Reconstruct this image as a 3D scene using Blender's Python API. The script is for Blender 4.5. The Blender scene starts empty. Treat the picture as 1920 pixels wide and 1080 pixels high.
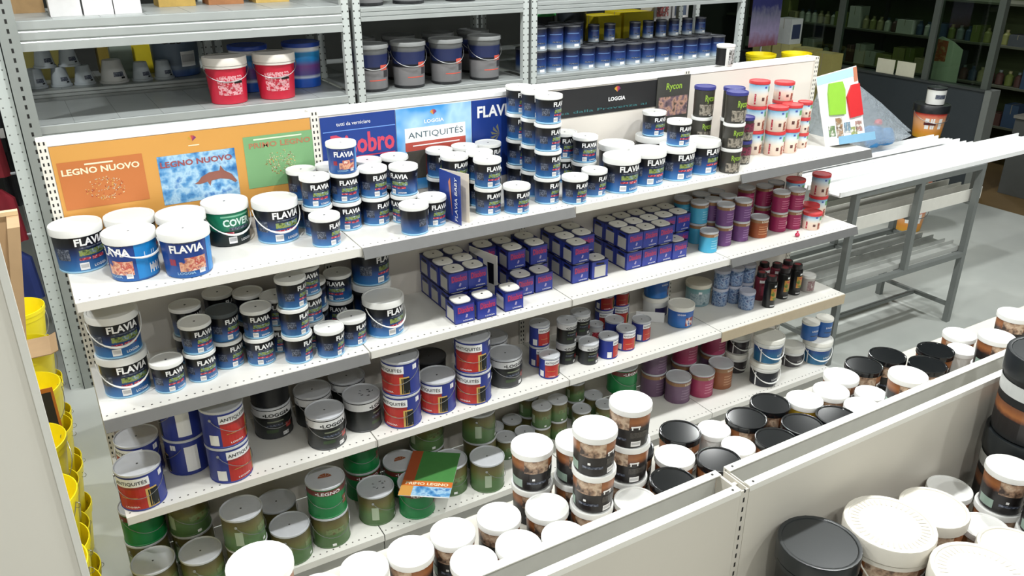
import bpy, math, random
from mathutils import Vector, Matrix
random.seed(7)
scene = bpy.context.scene
COL = scene.collection
PI = math.pi
# ------------------------------------------------------------------ camera
cam_data = bpy.data.cameras.new('camera'); cam = bpy.data.objects.new('camera', cam_data); COL.objects.link(cam)
cam_data.sensor_width = 36.0; cam_data.lens = 1536.0/1920.0*36.0; cam_data.clip_start = .05; cam_data.clip_end = 60
cam.matrix_world = Matrix(((0.86060527, 0.20666648, -0.46545412, -0.005),
                           (-0.50927259, 0.3492398, -0.78655768, -2.838),
                           (0.0, 0.91395871, 0.40580719, 2.693),
                           (0, 0, 0, 1)))
scene.camera = cam
# ------------------------------------------------------------------ world, lamps, exposure
world = bpy.data.worlds.new('world'); scene.world = world; world.use_nodes = True
wb = world.node_tree.nodes['Background']; wb.inputs[0].default_value = (.93, .97, 1, 1); wb.inputs[1].default_value = .42
def lamp(name, x, y, z, size, power, col=(.98, 1, .985)):
    d = bpy.data.lights.new(name, 'AREA'); d.shape = 'DISK'; d.size = size; d.energy = power; d.color = col
    o = bpy.data.objects.new(name, d); o.location = (x, y, z); COL.objects.link(o)
for ly, pw in ((-3.4, 30), (-.85, 46), (1.7, 42)):
    for k in range(6): lamp('ceiling_down_lamp', -1.2+1.5*k, ly, 3.7, .14, pw)
for ly in (3.2, 5.2): lamp('office_fill_lamp', 9.9, ly, 2.9, .3, 14)  # added fill lights, no fixture seen there; they brighten goods behind the glass
scene.view_settings.view_transform = 'Standard'; scene.view_settings.look = 'None'
scene.view_settings.gamma = 1; scene.view_settings.exposure = -.33
scene.view_settings.use_curve_mapping = False
# ------------------------------------------------------------------ materials
def lin(c):
    c = c/255.0
    return c/12.92 if c <= .04045 else ((c+.055)/1.055)**2.4
def rgb(t): return (lin(t[0]), lin(t[1]), lin(t[2]), 1)
MATS = {}
def nodes_of(name):
    m = bpy.data.materials.new(name); m.use_nodes = True
    nt = m.node_tree; return m, nt, nt.nodes['Principled BSDF']
def link(nt, a, b): nt.links.new(a, b)
def math_node(nt, op, a, b=None):
    n = nt.nodes.new('ShaderNodeMath'); n.operation = op
    for i, v in enumerate((a, b)):
        if v is None: continue
        if isinstance(v, (int, float)): n.inputs[i].default_value = v
        else: link(nt, v, n.inputs[i])
    return n.outputs[0]
def plain(name, c, rough=.45, metal=0, var=.06, scale=25, spec=.5):
    if name in MATS: return MATS[name]
    m, nt, b = nodes_of(name)
    tc = nt.nodes.new('ShaderNodeTexCoord'); nz = nt.nodes.new('ShaderNodeTexNoise'); nz.inputs['Scale'].default_value = scale
    link(nt, tc.outputs['Object'], nz.inputs['Vector'])
    mx = nt.nodes.new('ShaderNodeMix'); mx.data_type = 'RGBA'
    col = rgb(c); mx.inputs[6].default_value = tuple(v*(1-var) for v in col[:3])+(1,); mx.inputs[7].default_value = tuple(min(1, v*(1+var)) for v in col[:3])+(1,)
    link(nt, nz.outputs[0], mx.inputs[0]); link(nt, mx.outputs[2], b.inputs['Base Color'])
    b.inputs['Roughness'].default_value = rough; b.inputs['Metallic'].default_value = metal
    b.inputs['Specular IOR Level'].default_value = spec
    MATS[name] = m; return m
def ramp(name, stops, rough=.35, axis=2, noise=.0, nscale=8):
    """printed colour bands over the height of a label (generated coordinates)"""
    if name in MATS: return MATS[name]
    m, nt, b = nodes_of(name)
    tc = nt.nodes.new('ShaderNodeTexCoord'); sp = nt.nodes.new('ShaderNodeSeparateXYZ'); link(nt, tc.outputs['Generated'], sp.inputs[0])
    fac = sp.outputs[axis]
    if noise:
        nz = nt.nodes.new('ShaderNodeTexNoise'); nz.inputs['Scale'].default_value = nscale; nz.inputs['Detail'].default_value = 4
        link(nt, tc.outputs['Generated'], nz.inputs['Vector'])
        fac = math_node(nt, 'ADD', fac, math_node(nt, 'MULTIPLY', math_node(nt, 'SUBTRACT', nz.outputs[0], .5), noise))
    cr = nt.nodes.new('ShaderNodeValToRGB'); link(nt, fac, cr.inputs[0])
    e = cr.color_ramp.elements
    while len(e) < len(stops): e.new(.5)
    for i, (p, c) in enumerate(stops): e[i].position = p; e[i].color = rgb(c)
    link(nt, cr.outputs[0], b.inputs['Base Color']); b.inputs['Roughness'].default_value = rough
    MATS[name] = m; return m
def blotch(name, cols, scale=20, rough=.4, kind='noise'):
    """small unreadable print or picture: a few flat colours in blotches"""
    if name in MATS: return MATS[name]
    m, nt, b = nodes_of(name)
    tc = nt.nodes.new('ShaderNodeTexCoord')
    if kind == 'noise':
        t = nt.nodes.new('ShaderNodeTexNoise'); t.inputs['Detail'].default_value = 3
    else:
        t = nt.nodes.new('ShaderNodeTexVoronoi')
    t.inputs['Scale'].default_value = scale
    link(nt, tc.outputs['Object'], t.inputs['Vector'])
    cr = nt.nodes.new('ShaderNodeValToRGB'); cr.color_ramp.interpolation = 'CONSTANT' if kind != 'noise' else 'LINEAR'
    if kind == 'noise': link(nt, t.outputs[0], cr.inputs[0])
    else:
        s = nt.nodes.new('ShaderNodeSeparateXYZ'); link(nt, t.outputs['Color'], s.inputs[0]); link(nt, s.outputs[0], cr.inputs[0])
    e = cr.color_ramp.elements
    while len(e) < len(cols): e.new(.5)
    lo, hi = (.32, .68) if kind == 'noise' else (0, 1-1/len(cols))
    for i, c in enumerate(cols): e[i].position = lo+(hi-lo)*i/max(1, len(cols)-1); e[i].color = rgb(c)
    link(nt, cr.outputs[0], b.inputs['Base Color']); b.inputs['Roughness'].default_value = rough
    MATS[name] = m; return m
def punched(name, c, hole, ax, pitch, width, cols, colw, rough=.5, stagger=False, bound=None, metal=0):
    """painted or galvanised steel with rows of punched holes (object coordinates)"""
    if name in MATS: return MATS[name]
    m, nt, b = nodes_of(name)
    tc = nt.nodes.new('ShaderNodeTexCoord'); sp = nt.nodes.new('ShaderNodeSeparateXYZ'); link(nt, tc.outputs['Object'], sp.inputs[0])
    along = sp.outputs[ax[0]]; across = sp.outputs[ax[1]]
    fr = math_node(nt, 'ABSOLUTE', math_node(nt, 'SUBTRACT', math_node(nt, 'FRACT', math_node(nt, 'DIVIDE', along, pitch)), .5))
    ma = math_node(nt, 'LESS_THAN', fr, width/pitch/2)
    tot = None
    for k, cpos in enumerate(cols):
        d = math_node(nt, 'LESS_THAN', math_node(nt, 'ABSOLUTE', math_node(nt, 'SUBTRACT', across, cpos)), colw[k] if isinstance(colw, (list, tuple)) else colw)
        tot = d if tot is None else math_node(nt, 'MAXIMUM', tot, d)
    mask = math_node(nt, 'MULTIPLY', ma, tot)
    nz = nt.nodes.new('ShaderNodeTexNoise'); nz.inputs['Scale'].default_value = 6; nz.inputs['Detail'].default_value = 5; link(nt, tc.outputs['Object'], nz.inputs['Vector'])
    base = nt.nodes.new('ShaderNodeMix'); base.data_type = 'RGBA'; col = rgb(c)
    base.inputs[6].default_value = tuple(v*.9 for v in col[:3])+(1,); base.inputs[7].default_value = tuple(min(1, v*1.06) for v in col[:3])+(1,)
    link(nt, nz.outputs[0], base.inputs[0])
    mx = nt.nodes.new('ShaderNodeMix'); mx.data_type = 'RGBA'; mx.inputs[7].default_value = rgb(hole)
    link(nt, mask, mx.inputs[0]); link(nt, base.outputs[2], mx.inputs[6]); link(nt, mx.outputs[2], b.inputs['Base Color'])
    b.inputs['Roughness'].default_value = rough; b.inputs['Metallic'].default_value = metal
    MATS[name] = m; return m
WHITE = lambda: plain('white_plastic', (230, 230, 227), .38, var=.02)
WPRINT = lambda: plain('white_print', (240, 240, 240), .4, var=.02)
BLACKP = lambda: plain('black_print', (14, 14, 16), .4)
STEEL = lambda: plain('bare_steel', (176, 178, 182), .38, .75, .08, 40)
TINLID = lambda: plain('tin_lid', (200, 202, 207), .38, .12, .06, 30)
WIRE = lambda: plain('wire_steel', (150, 150, 150), .35, .8)
SHELFW = lambda: punched('white_shelf_paint', (228, 226, 220), (70, 66, 62), (0, 1), .03, .0065, (.028,), .0032, .42)
PANELW = lambda: plain('white_panel_paint', (222, 215, 206), .5, var=.03, scale=3)
CREAM = lambda: plain('cream_panel_paint', (206, 201, 190), .55, var=.05, scale=2.5)
UPR = lambda: punched('slotted_upright_paint', (226, 222, 212), (30, 28, 26), (2, 0), .025, .012, (-.0075, .0075), .0028, .45)
RAIL = lambda: plain('price_rail_grey', (126, 126, 126), .35, .3, .06)
GALV = lambda: punched('galvanised_post', (186, 192, 190), (60, 62, 60), (2, 0), .045, .010, (-.018, .018), .0045, .45)
GALVD = lambda: punched('galvanised_slotted_post', (140, 145, 142), (18, 18, 18), (2, 0), .05, .024, (0.0,), .006, .5)
GALVS = lambda: plain('galvanised_sheet', (172, 177, 176), .42, .35, .09, 7)
# ------------------------------------------------------------------ mesh builder
GL = {}
def glyphs(body, bold=0.0):
    key = (body, bold)
    if key in GL: return GL[key]
    cu = bpy.data.curves.new('glyph', 'FONT'); cu.body = body; cu.size = 1; cu.resolution_u = 2; cu.offset = bold
    o = bpy.data.objects.new('glyph', cu); COL.objects.link(o); bpy.context.view_layer.update()
    me = bpy.data.meshes.new_from_object(o.evaluated_get(bpy.context.evaluated_depsgraph_get()))
    vs = [(v.co.x, v.co.y) for v in me.vertices]; fs = [tuple(p.vertices) for p in me.polygons]
    COL.objects.unlink(o); bpy.data.objects.remove(o); bpy.data.curves.remove(cu); bpy.data.meshes.remove(me)
    x0 = min(v[0] for v in vs); x1 = max(v[0] for v in vs); y0 = min(v[1] for v in vs); y1 = max(v[1] for v in vs)
    vs = [((v[0]-x0)/(x1-x0), (v[1]-y0)/(y1-y0)) for v in vs]
    GL[key] = (vs, fs); return GL[key]
class MB:
    def __init__(s): s.v = []; s.f = []; s.m = []; s.s = []; s.mats = []; s.piece = []; s.pn = 0
    def mi(s, mat):
        if mat not in s.mats: s.mats.append(mat)
        return s.mats.index(mat)
    def add(s, vs, fs, mat, smooth=False):
        o = len(s.v); k = s.mi(mat); s.v += [tuple(p) for p in vs]
        for f in fs: s.f.append(tuple(i+o for i in f)); s.m.append(k); s.s.append(smooth); s.piece.append(s.pn)
        s.pn += 1
        return s
    def box(s, x0, x1, y0, y1, z0, z1, mat):
        vs = [(x, y, z) for z in (z0, z1) for y in (y0, y1) for x in (x0, x1)]
        return s.add(vs, [(0, 2, 3, 1), (4, 5, 7, 6), (0, 1, 5, 4), (2, 6, 7, 3), (0, 4, 6, 2), (1, 3, 7, 5)], mat)
    def lathe(s, prof, mat, seg=28, cap0=True, cap1=True):
        n = len(prof); vs = []
        for r, z in prof:
            for k in range(seg):
                a = 2*PI*k/seg; vs.append((r*math.sin(a), -r*math.cos(a), z))
        fs = []
        for i in range(n-1):
            for k in range(seg):
                k2 = (k+1) % seg; fs.append((i*seg+k, i*seg+k2, (i+1)*seg+k2, (i+1)*seg+k))
        if cap0: fs.append(tuple(reversed(range(seg))))
        if cap1: fs.append(tuple((n-1)*seg+k for k in range(seg)))
        return s.add(vs, fs, mat, True)
    def wrap(s, R, a0, a1, z0, z1, mat, seg=None, eps=.0007):
        """patch of printed paper on a (tapered) wall; R(z) radius; degrees"""
        seg = seg or max(1, int(abs(a1-a0)/9)); vs = []
        for i in range(seg+1):
            a = math.radians(a0+(a1-a0)*i/seg)
            for z in (z0, z1):
                r = R(z)+eps; vs.append((r*math.sin(a), -r*math.cos(a), z))
        return s.add(vs, [(2*i, 2*i+2, 2*i+3, 2*i+1) for i in range(seg)], mat, True)
    def wraptext(s, body, R, a0, a1, z0, z1, mat, bold=.02, eps=.0016):
        vs, fs = glyphs(body, bold); out = []
        for x, y in vs:
            a = math.radians(a0+(a1-a0)*x); z = z0+(z1-z0)*y; r = R(z)+eps
            out.append((r*math.sin(a), -r*math.cos(a), z))
        return s.add(out, fs, mat)
    def flattext(s, body, x0, x1, z0, z1, y, mat, bold=.0, axis='xz'):
        vs, fs = glyphs(body, bold)
        if axis == 'xz': out = [(x0+(x1-x0)*a, y, z0+(z1-z0)*b) for a, b in vs]
        else: out = [(x0+(x1-x0)*a, z0+(z1-z0)*b, y) for a, b in vs]
        return s.add(out, fs, mat)
    def tube(s, pts, r, mat, seg=6):
        n = len(pts); vs = []
        P = [Vector(p) for p in pts]
        for i in range(n):
            t = (P[min(i+1, n-1)]-P[max(i-1, 0)]).normalized()
            u = t.cross(Vector((0, 0, 1)));
            if u.length < .05: u = t.cross(Vector((1, 0, 0)))
            u.normalize(); w = t.cross(u); rr = r[i] if isinstance(r, (list, tuple)) else r
            for k in range(seg):
                a = 2*PI*k/seg; vs.append(P[i]+(u*math.cos(a)+w*math.sin(a))*rr)
        fs = [(i*seg+k, i*seg+(k+1) % seg, (i+1)*seg+(k+1) % seg, (i+1)*seg+k) for i in range(n-1) for k in range(seg)]
        fs += [tuple(reversed(range(seg))), tuple((n-1)*seg+k for k in range(seg))]
        return s.add(vs, fs, mat, True)
    def poly(s, pts, mat): return s.add(pts, [tuple(range(len(pts)))], mat)
    def prism(s, outline, mat, y0, y1):
        """outline in x,z (counter-clockwise seen from -y), thickness y0..y1"""
        n = len(outline); vs = [(x, y0, z) for x, z in outline]+[(x, y1, z) for x, z in outline]
        fs = [tuple(range(n)), tuple(reversed(range(n, 2*n)))]+[(i, i+n, (i+1) % n+n, (i+1) % n) for i in range(n)]
        return s.add(vs, fs, mat)
    def clusters(s, gap=5):
        """split printed pieces on a round wall into groups that lie close together"""
        iv = {}; zr = {}
        for f, p in zip(s.f, s.piece):
            for i in f:
                x, y, z = s.v[i]; an = math.degrees(math.atan2(x, -y)); lo, hi = iv.get(p, (999, -999)); iv[p] = (min(lo, an), max(hi, an))
                lo, hi = zr.get(p, (9, -9)); zr[p] = (min(lo, z), max(hi, z))
        groups = [[p] for p in iv if iv[p][1]-iv[p][0] > 300]; rest = []; end = None
        for p in iv:
            if iv[p][1]-iv[p][0] > 300: continue
            for g in groups:
                if zr[g[0]][0] <= zr[p][0]+1e-6 and zr[p][1] <= zr[g[0]][1]+1e-6: g.append(p); break
            else: rest.append(p)
        ps = sorted(rest, key=lambda p: iv[p][0])
        for p in ps:
            if end is None or iv[p][0] > end+gap: groups.append([]); end = iv[p][1]
            groups[-1].append(p); end = max(end, iv[p][1])
        out = []
        for g in groups:
            m = MB(); gs = set(g)
            for f, p, k, sm_ in zip(s.f, s.piece, s.m, s.s):
                if p in gs: m.add([s.v[i] for i in f], [tuple(range(len(f)))], s.mats[k], sm_)
            out.append((min(abs((iv[p][0]+iv[p][1])/2-10) for p in g), m, iv[g[0]][1]-iv[g[0]][0] > 300))
        out.sort(key=lambda q: (q[2], q[0])); return [(m, w) for _, m, w in out]
    def mesh(s, name, ang=35):
        me = bpy.data.meshes.new(name); me.from_pydata(s.v, [], s.f)
        for mt in s.mats: me.materials.append(mt)
        me.polygons.foreach_set('material_index', s.m); me.polygons.foreach_set('use_smooth', s.s)
        me.update()
        if any(s.s): me.set_sharp_from_angle(angle=math.radians(ang))
        return me
def obj(name, me, parent=None, loc=(0, 0, 0), rz=0, rot=None):
    if isinstance(me, MB): me = me.mesh(name)
    o = bpy.data.objects.new(name, me); COL.objects.link(o); o.location = loc
    o.rotation_euler = rot if rot else (0, 0, rz)
    if parent: o.parent = parent
    return o
def empty(name, loc=(0, 0, 0), rz=0):
    o = bpy.data.objects.new(name, None); COL.objects.link(o); o.location = loc; o.rotation_euler = (0, 0, rz); o.empty_display_size = .05
    return o
def tag(o, label, cat, group=None):
    o['label'] = label; o['category'] = cat
    if group: o['group'] = group
    return o
def struct(o): o['kind'] = 'structure'; return o
# ------------------------------------------------------------------ room
def floor_mat():
    m, nt, b = nodes_of('smooth_concrete_floor')
    tc = nt.nodes.new('ShaderNodeTexCoord')
    n1 = nt.nodes.new('ShaderNodeTexNoise'); n1.inputs['Scale'].default_value = 1.3; n1.inputs['Detail'].default_value = 6; link(nt, tc.outputs['Object'], n1.inputs['Vector'])
    cr = nt.nodes.new('ShaderNodeValToRGB'); link(nt, n1.outputs[0], cr.inputs[0])
    cr.color_ramp.elements[0].position = .3; cr.color_ramp.elements[0].color = rgb((168, 172, 168)); cr.color_ramp.elements[1].position = .75; cr.color_ramp.elements[1].color = rgb((188, 191, 186))
    link(nt, cr.outputs[0], b.inputs['Base Color']); b.inputs['Roughness'].default_value = .45
    return m
struct(obj('floor', MB().box(-3.5, 8.45, -6, 7.5, -.1, 0, floor_mat())))
struct(obj('floor', MB().box(8.45, 14, -6, 7.5, -.1, -.002, plain('brown_tile_floor', (104, 84, 52), .5, var=.12, scale=3))))
struct(obj('wall_back', MB().box(-3.5, 14, 7.5, 7.7, 0, 4.6, plain('dim_back_wall', (58, 60, 58), .8, var=.08, scale=1))))
struct(obj('wall_left', MB().box(-3.7, -3.5, -6, 7.7, 0, 4.6, plain('pale_side_wall', (190, 190, 184), .8, var=.05, scale=1))))
struct(obj('wall_front', MB().box(-3.7, 14, -6.2, -6, 0, 4.6, plain('pale_side_wall', (190, 190, 184)))))
struct(obj('ceiling', MB().box(-3.7, 14.2, -6.2, 7.7, 4.6, 4.7, plain('white_ceiling', (225, 225, 222), .8, var=.03, scale=1))))
struct(obj('wall_right', MB().box(14, 14.2, -6.2, 7.7, 0, 4.6, plain('dark_green_wall', (66, 84, 40), .8, var=.3, scale=1.2))))
# ------------------------------------------------------------------ main gondola
U0 = .45
gond = tag(empty('gondola_shelving', (2, .25, 0)), 'long white steel gondola shelving of four bays with posters on its back panels', 'shelving')
def gpart(name, mb, x, y, z, parent=gond):
    o = obj(name, mb); o.parent = parent
    o.location = (x-2, y-.25, z) if parent is gond else (x, y, z); return o
upm = MB().box(-.016, .016, -.003, .08, 0, 1.995, UPR()).mesh('upright')
for i in range(5): gpart('upright', upm, i*1.0+(.016 if i == 0 else -.016 if i == 4 else 0), U0-.004, 0)
pm = MB().box(-.482, .482, 0, .004, .15, 1.99, PANELW()).box(-.482, .482, .072, .076, .15, 1.99, PANELW()).mesh('back_panel')
tm = MB().box(-.484, .484, -.004, .016, 1.975, 1.993, WPRINT()).box(-.484, .484, .060, .08, 1.975, 1.993, WPRINT()).box(-.484, .484, .016, .060, 1.93, 1.95, GALVS()).mesh('top_rail')
sm = {}
def shelf_mb():
    b = MB(); w = .4975
    b.box(0, 2*w, 0, .445, -.004, 0, SHELFW()); b.box(0, 2*w, 0, .003, -.034, -.004, plain('white_shelf_lip', (226, 223, 216), .42, var=.02))
    b.box(0, 2*w, .003, .02, -.034, -.031, plain('white_shelf_lip', (226, 223, 216)))
    return b
shm = shelf_mb().mesh('shelf')
brm = MB().prism([(0, -.004), (0, -.035), (.10, -.035), (.44, -.09), (.44, -.004)], plain('white_shelf_lip', (226, 223, 216)), 0, .003).mesh('shelf_bracket')
prm = MB().prism([(-.004, .0), (-.02, -.042), (-.014, -.046), (0.0, -.004)], RAIL(), 0, .99).mesh('price_rail')
SZ = (1.55, 1.095, .665, .15)
RAILS = {(0, 1), (0, 3), (1, 0), (1, 3)}
for b in range(4):
    gpart('back_panel', pm, b+.5, U0, 0); gpart('top_rail', tm, b+.5, U0, 0)
    for k, z in enumerate(SZ):
        so = gpart('shelf', shm, b+.0025, 0, z)
        if k < 3:
            for xx in (.003, .992):
                br = obj('shelf_bracket', brm, so, (xx, 0, 0), PI/2)
        if (k, b) in RAILS:
            r = obj('price_rail', prm, so, (.99, 0, 0), PI/2)
            r.rotation_euler = (0, 0, PI/2)
        if (k, b) == (2, 3): obj('front_strip', MB().box(0, .995, -.004, -.0005, -.062, -.002, plain('tan_front_strip', (188, 172, 146), .5)), so)
    if b == 3: pass
    kp = gpart('kick_plate', MB().box(0, .995, .012, .018, 0, .146, plain('kick_plate_grey', (168, 166, 160), .5)), b+.0025, 0, 0)
# ------------------------------------------------------------------ low partition gondola in the foreground
par = tag(empty('partition_gondola', (1.35, -1.65, 0)), 'cream double-sided gondola with hollow partition top and full shelves both sides', 'shelving')
def ppart(name, mb, x, y, z): o = obj(name, mb, par, (x-1.35, y+1.65, z)); return o
TOP = 1.40; F0 = -1.697; B0 = -1.606
for xa, xb in ((.02, 1.335), (1.365, 2.68), (2.71, 4.0)):
    ppart('front_panel', MB().box(0, xb-xa, 0, .004, -1.25, 0, CREAM()), xa, F0, TOP)
    ppart('front_rim', MB().box(0, xb-xa, -.0015, .021, .0003, .0035, plain('cream_rim', (228, 226, 218), .45, var=.02)).box(0, xb-xa, -.0015, -.0003, -.014, .0003, plain('cream_rim', (228, 226, 218))), xa, F0, TOP)
    ppart('rear_panel', MB().box(0, xb-xa, -.004, 0, -1.25, 0, CREAM()), xa, B0, TOP)
    ppart('rear_rim', MB().box(0, xb-xa, -.021, .0015, .0003, .0035, plain('cream_rim', (228, 226, 218))).box(0, xb-xa, .0003, .0015, -.014, .0003, plain('cream_rim', (228, 226, 218))), xa, B0, TOP)
    ppart('cavity_liner', MB().box(.004, xb-xa-.004, .082, .086, -.13, -.001, plain('cavity_grey', (190, 190, 184), .6)), xa, F0, TOP)
    ppart('cavity_floor', MB().box(0, xb-xa, .006, .082, -.09, -.085, plain('cavity_grey', (190, 190, 184), .6)), xa, F0, TOP)
    ppart('end_cap', MB().box(0, .003, .005, .082, -.08, -.002, CREAM()), xa, F0, TOP); ppart('end_cap', MB().box(xb-xa-.003, xb-xa, .005, .082, -.08, -.002, CREAM()), xa, F0, TOP)
    for xx in (xa+.02, xb-.02):
        for yy in (F0+.009, B0-.009): ppart('screw_hole', MB().lathe([(.0035, 0), (.0035, .001)], BLACKP(), 10), xx, yy, TOP+.0037)
up2 = MB().box(-.012, -.009, 0, .08, 0, TOP-.004, CREAM()).box(.009, .012, 0, .08, 0, TOP-.004, CREAM()).box(-.009, .009, .03, .04, 0, TOP-.01, CREAM()).box(-.014, .014, -.0035, .0, .15, TOP-.004, punched('slotted_cream_upright', (206, 201, 190), (26, 24, 22), (2, 0), .03, .015, (0,), .003)).mesh('upright')
for xx in (.006, 1.35, 2.695, 4.014): ppart('upright', up2, xx, F0+.004, 0)
ppart('aisle_shelf', MB().box(0, 3.96, 0, .60, -.03, 0, plain('cream_shelf', (190, 186, 176), .5)), .02, B0, 1.0)
ppart('open_shelf', MB().box(0, 3.96, -.62, 0, -.03, 0, plain('cream_shelf', (190, 186, 176))), .02, F0, 1.0)
ppart('aisle_base', MB().box(0, 3.96, 0, .60, 0, .15, plain('cream_shelf', (190, 186, 176))), .02, B0, 0)
ppart('open_base', MB().box(0, 3.96, -.62, 0, 0, .15, plain('cream_shelf', (190, 186, 176))), .02, F0, 0)
# tall cream end panel close to the camera
ep = tag(empty('end_panel', (-.6, -1.4, 0)), 'tall plain cream gondola end panel standing beside the yellow buckets', 'panel')
obj('sheet', MB().box(-.55, .515, 0, .02, .0, 2.45, plain('pale_cream_panel', (232, 227, 216), .55, var=.03, scale=2)), ep); obj('edge_fold', MB().box(.505, .517, -.012, .0, 0, 2.45, plain('cream_rim', (226, 223, 214))), ep)
obj('top_rail', MB().box(-.55, .517, -.012, .03, 2.45, 2.47, plain('cream_rim', (226, 223, 214))), ep)
# ------------------------------------------------------------------ container prototypes
SIZES = {'FB': (0.089, 0.165), 'FG': (0.089, 0.165), 'FH': (0.089, 0.165), 'FC': (0.089, 0.165), 'FI': (0.089, 0.165), 'FS': (0.0605, 0.119), 'FX': (0.0605, 0.119), 'FK': (0.0605, 0.119), 'RN': (0.054, 0.15), 'RW': (0.054, 0.125), 'RS': (0.046, 0.122), 'RL': (0.055, 0.13), 'RM': (0.055, 0.1), 'RQ': (0.04, 0.085), 'AN': (0.085, 0.165), 'LO': (0.083, 0.155), 'LD': (0.083, 0.155), 'LS': (0.083, 0.155), 'SA': (0.052, 0.115), 'SL': (0.052, 0.115), 'SR': (0.042, 0.09), 'GC': (0.087, 0.163), 'GW': (0.087, 0.163), 'GB': (0.087, 0.163), 'GS': (0.054, 0.115), 'CC': (0.05, 0.115), 'CP': (0.048, 0.115), 'CM': (0.048, 0.115), 'CO': (0.052, 0.115), 'WT': (0.074, 0.125), 'WV': (0.074, 0.125), 'TB': (0.076, 0.135), 'GL': (0.047, 0.11), 'SP': (0.036, 0.19), 'SK': (0.036, 0.17), 'GY': (0.043, 0.105), 'PC': (0.075, 0.15), 'PK': (0.075, 0.15), 'BR': (0.075, 0.15), 'WB': (0.092, 0.16), 'WD': (0.092, 0.16), 'WE': (0.075, 0.135), 'BL': (0.055, 0.12), 'T': (0.065, 0.13), 'TW': (0.056, 0.12), 'TK': (0.071, 0.135), 'TY': (0.065, 0.13), 'TL': (0.085, 0.2), 'NB': (0.105, 0.24), 'NW': (0.117, 0.24), 'NM': (0.092, 0.2), 'NK': (0.12, 0.27), 'TN': (0.05, 0.1)}
PROTO = {}      # type -> list of (part name, mesh, parent index or -1)
def bail(r, zp, drop, mat, rad, grip=True):
    """hanging handle in front of the wall"""
    pts = []; rr = []
    for i in range(17):
        t = -PI/2+PI*i/16
        pts.append(((r+.002)*math.sin(t), -(r+.0025)*math.cos(t)-.0005, zp-drop*math.cos(t)**.8))
        rr.append(rad*(1.0+(1.1*max(0, math.cos(t)-.75)/.25 if grip else 0)))
    return MB().tube(pts, rr, mat, 6)
def plastic(t, body_mat, lid_mat, label=None, handle=None, taper=.93, dot=True, lip=.017, rim_mat=None, drop=.5, bottom=None):
    r, h = SIZES[t]; rb = r*.955
    R = lambda z: rb*(taper+(1-taper)*z/h)
    b = MB().lathe([(R(0)*.96, 0), (R(0), .003), (R(h*.5), h*.5), (R(h-lip), h-lip), (R(h-lip), h-.004)], body_mat)
    parts = [('body', b.mesh(t+'_body'), -1)]
    if bottom: parts.append(('base_ring', MB().lathe([(R(0)*.97, 0), (R(0)+.0012, .0015), (R(0)+.0012, .007), (R(0), .0075)], bottom, cap0=False, cap1=False).mesh('base_ring'), -1))
    if label:
        l = MB(); label(l, R, h, r)
        for q, (cm, whole) in enumerate(l.clusters()): parts.append(('label_band' if whole else ('label', 'side_label', 'rear_label')[min(q, 2)], cm.mesh(t+'_label'), -1))
    l = MB().lathe([(r*.965, h-lip), (r, h-lip+.002), (r, h-.004), (r*.985, h-.0005), (r*.94, h), (r*.9, h-.0008), (r*.885, h-.003), (r*.02, h-.003)], lid_mat, cap1=True)
    parts.append(('lid', l.mesh(t+'_lid'), -1)); li = len(parts)-1
    if dot: parts.append(('vent_plug', MB().lathe([(.0042, h-.003), (.0042, h-.0022)], plain('vent_plug_grey', (70, 70, 70), .6), 10).mesh('vent_plug'), li))
    if rim_mat: parts.append(('collar', MB().lathe([(R(h*.8), h-lip-.016), (r*.985, h-lip-.014), (r*.985, h-lip-.002), (R(h*.8), h-lip)], rim_mat, cap0=False, cap1=False).mesh('collar'), -1))
    if handle: parts.append(('handle', bail(r, h*.80, h*drop, handle, .0022).mesh(t+'_handle'), -1))
    PROTO[t] = parts
def tincan(t, body_mat, lid_mat=None, label=None, wire=False, logo=None, scrib=False, plug=True):
    r, h = SIZES[t]; rb = r*.965; R = lambda z: rb
    lid_mat = lid_mat or TINLID()
    b = MB().lathe([(rb*.99, 0), (r*.985, .0015), (r*.985, .005), (rb, .0065), (rb, h-.010)], body_mat)
    parts = [('body', b.mesh(t+'_body'), -1)]
    if label:
        l = MB(); label(l, R, h, r)
        for q, (cm, whole) in enumerate(l.clusters()): parts.append(('label_band' if whole else ('label', 'side_label', 'rear_label')[min(q, 2)], cm.mesh(t+'_label'), -1))
    l = MB().lathe([(rb, h-.012), (r*.995, h-.010), (r, h-.004), (r*.99, h-.001), (r*.965, h), (r*.945, h-.0015), (r*.93, h-.0055), (r*.8, h-.005), (r*.02, h-.0045)], lid_mat)
    parts.append(('lid', l.mesh(t+'_lid'), -1)); li = len(parts)-1
    if logo: 
        lm = MB()
        for k in range(5):
            a = PI*(.12+.76*k/4); lm.poly([(r*.05, 0, h-.0038), (r*.36*math.cos(a-.26), r*.36*math.sin(a-.26), h-.0038), (r*.36*math.cos(a+.26), r*.36*math.sin(a+.26), h-.0038)], logo)
        parts.append(('lid_print', lm.mesh('lid_print'), li))
    elif plug: parts.append(('vent_plug', MB().lathe([(.004, h-.0046), (.004, h-.0036)], plain('vent_plug_grey', (70, 70, 70)), 10).mesh('vent_plug'), li))
    if scrib:
        sm_ = MB(); rnd = random.Random(3)
        for k in range(9):
            x = -.35*r+rnd.random()*.9*r; y = -.5*r+rnd.random()*.7*r
            sm_.tube([(x+rnd.uniform(-.006, .006), y+rnd.uniform(-.006, .006), h-.0038) for q in range(5)], .0009, BLACKP(), 4)
        parts.append(('marker_scribble', sm_.mesh('scribble'), li))
    if wire:
        parts.append(('handle', bail(r, h*.78, h*.42, WIRE(), .0013, False).mesh(t+'_handle'), -1))
        hi = len(parts)-1
        parts.append(('handle_ear', MB().lathe([(.006, 0), (.006, .003), (.002, .005)], STEEL(), 10).mesh('ear'), hi))
    PROTO[t] = parts
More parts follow.
